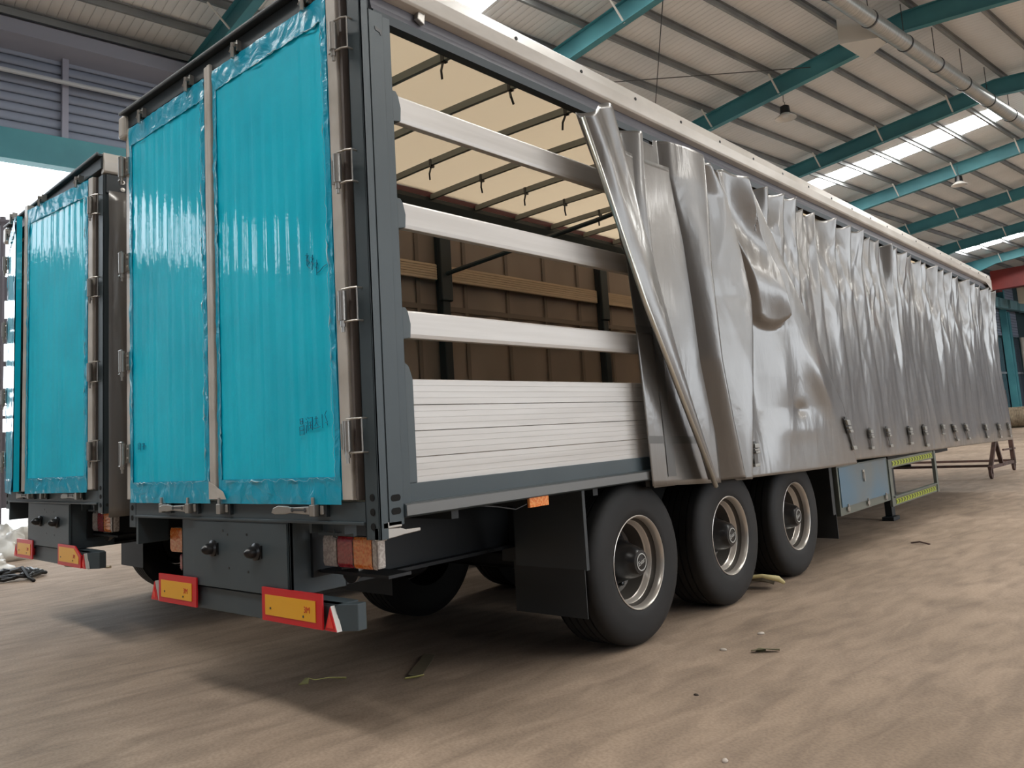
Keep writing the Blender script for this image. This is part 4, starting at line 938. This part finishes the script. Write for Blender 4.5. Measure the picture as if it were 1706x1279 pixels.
heap(-14.6, 3.6, .7, .4, .8, 9, 'upright bundle of white plastic sheet under the left trailer')
b = MB(); b.tube([(-13.1, 3.55, .14), (-11.95, 4.05, .14)], .14, 20); tag(smooth_angle(b.build('fabric_roll', OLIVE)), 'olive roll of fabric lying under the left trailer beside its bumper', 'roll')
b = MB(); pts = []
for i in range(60):
    a = i * .33; pts.append((-9.15 + .38 * math.cos(a) + .1 * math.sin(i * .9), 1.3 + .3 * math.sin(a) + .06 * math.cos(i * 1.7), .03 + .045 * abs(math.sin(i * .7))))
pts += [(-9.0, 1.25, .12), (-8.75, 1.3, .16), (-8.6, 1.33, .04), (-8.4, 1.32, .02)]
b.tube(pts, .022, 6); tag(b.build('cable_coil', BLACK, smooth=True), 'tangled black cable on the floor at the left edge', 'cable')
b = MB(); b.tube([(-10.2, 2.35, .03), (-9.6, 2.1, .02), (-8.6, 2.3, .015)], .02, 5); tag(b.build('wooden_lath', mat('pale_lath', (.4, .33, .22), .7)), 'thin pale lath lying on the floor left of the bumper', 'lath')
# ---------------------------------------------------------------- litter on the floor
TAPE = mat('yellow_green_tape', (.42, .4, .13), .5); GUNK = mat('dull_brown_backing', (.1, .08, .05), .7)
def scrap(name, pts, w_, lab, m_=TAPE, cat='tape scrap'):
    b = MB(); P = [Vector(p) for p in pts]
    vs = []
    for i, p in enumerate(P):
        d = (P[min(i + 1, len(P) - 1)] - P[max(i - 1, 0)]); d.z = 0; d.normalize(); n_ = Vector((-d.y, d.x, 0)); ww = w_[i] if isinstance(w_, (list, tuple)) else w_
        vs += [p + n_ * ww / 2, p - n_ * ww / 2 + Vector((0, 0, .012))]
    b.add(vs, [(2 * i, 2 * i + 1, 2 * i + 3, 2 * i + 2) for i in range(len(P) - 1)]); tag(b.build(name, m_, solid=.004), lab, cat)
scrap('tape_scrap', [(-1.40, .50, .01), (-1.41, .535, .035), (-1.385, .57, .02), (-1.34, .64, .02), (-1.28, .72, .006)], [.07, .06, .05, .035, .015], 'small twisted yellow-green strip on the floor, left of the longer strip')
scrap('tape_scrap', [(-1.2, 1.32, .01), (-1.1, 1.2, .012), (-1.0, 1.06, .012), (-.92, .95, .012), (-.9, .93, .02)], [.07, .075, .08, .08, .06], 'brown strip with yellow edges on the floor below the bumper reflector', GUNK)
scrap('tape_scrap', [(-.905, .86, .018), (-.87, .92, .018), (-.85, .96, .02)], .02, 'narrow yellow tape edge at the near end of the brown strip', TAPE)
b = MB(); b.grid(lambda u, v: (-.46 + .40 * u - .05 * v, 3.93 + .20 * u + .12 * v, .02 + .07 * math.sin(u * 2.2 + .4) + .02 * noise.noise(Vector((u * 4, v * 4, 0)))), 14, 6)
tag(b.build('wheel_wedge_sack', GUNK, solid=.03), 'flattened dark sack with a yellow edge between the second and third near wheels', 'sack')
b = MB(); b.tube([(-.40, 3.9, .06), (-.28, 3.93, .11), (-.1, 4.0, .13), (.0, 4.08, .1), (.02, 4.14, .06)], [.008, .012, .016, .024, .014], 8); tag(b.build('yellow_edging', mat('pale_yellow_edge', (.5, .42, .2), .6), smooth=True), 'pale yellow rolled edging lying on the dark sack by the wheels', 'edging')
for i, (x, y, s_, col_, lab) in enumerate(((.407, 2.3, .022, (.5, .44, .38), 'small pale stone on the floor beside the first wheel, nearer the camera of two'), (.446, 2.757, .024, (.52, .46, .4), 'small pale stone on the floor between the first and second wheels'),
        (1.181, .802, .018, (.55, .48, .42), 'pale pebble near the bottom edge of the floor'), (.674, 1.477, .014, (.05, .035, .025), 'tiny dark brown crumb on the open floor right of the tape strips'), (.614, 2.389, .03, (.13, .12, .06), 'dull olive clod of dirt beside the pale stones'))):
    b = MB(); b.lathe([(0, 0), (0, 1.0), (.25, 1.1), (.6, .75), (.75, 0)], (0, 0, 0), 'z', 9); o = b.build('pebble', mat('pebble_%s' % 'abcde'[i], col_, .8), smooth=True); o.scale = (s_, s_ * .7, s_ * .8); o.location = (x, y, 0); o.rotation_euler = (0, 0, i); tag(o, lab, 'pebble')
scrap('dirty_leaf', [(.58, 2.33, .006), (.64, 2.38, .012), (.72, 2.42, .006)], [.03, .05, .02], 'flat dull green scrap on the floor next to the olive clod', mat('dirty_green', (.19, .18, .11), .8), 'scrap')
b = MB(); b.tube([(.25, 6.9, .006), (.34, 6.9, .02), (.45, 6.85, .006)], .008, 5); tag(b.build('twig', RUST), 'short dark twig on the floor out beyond the tool box', 'twig')
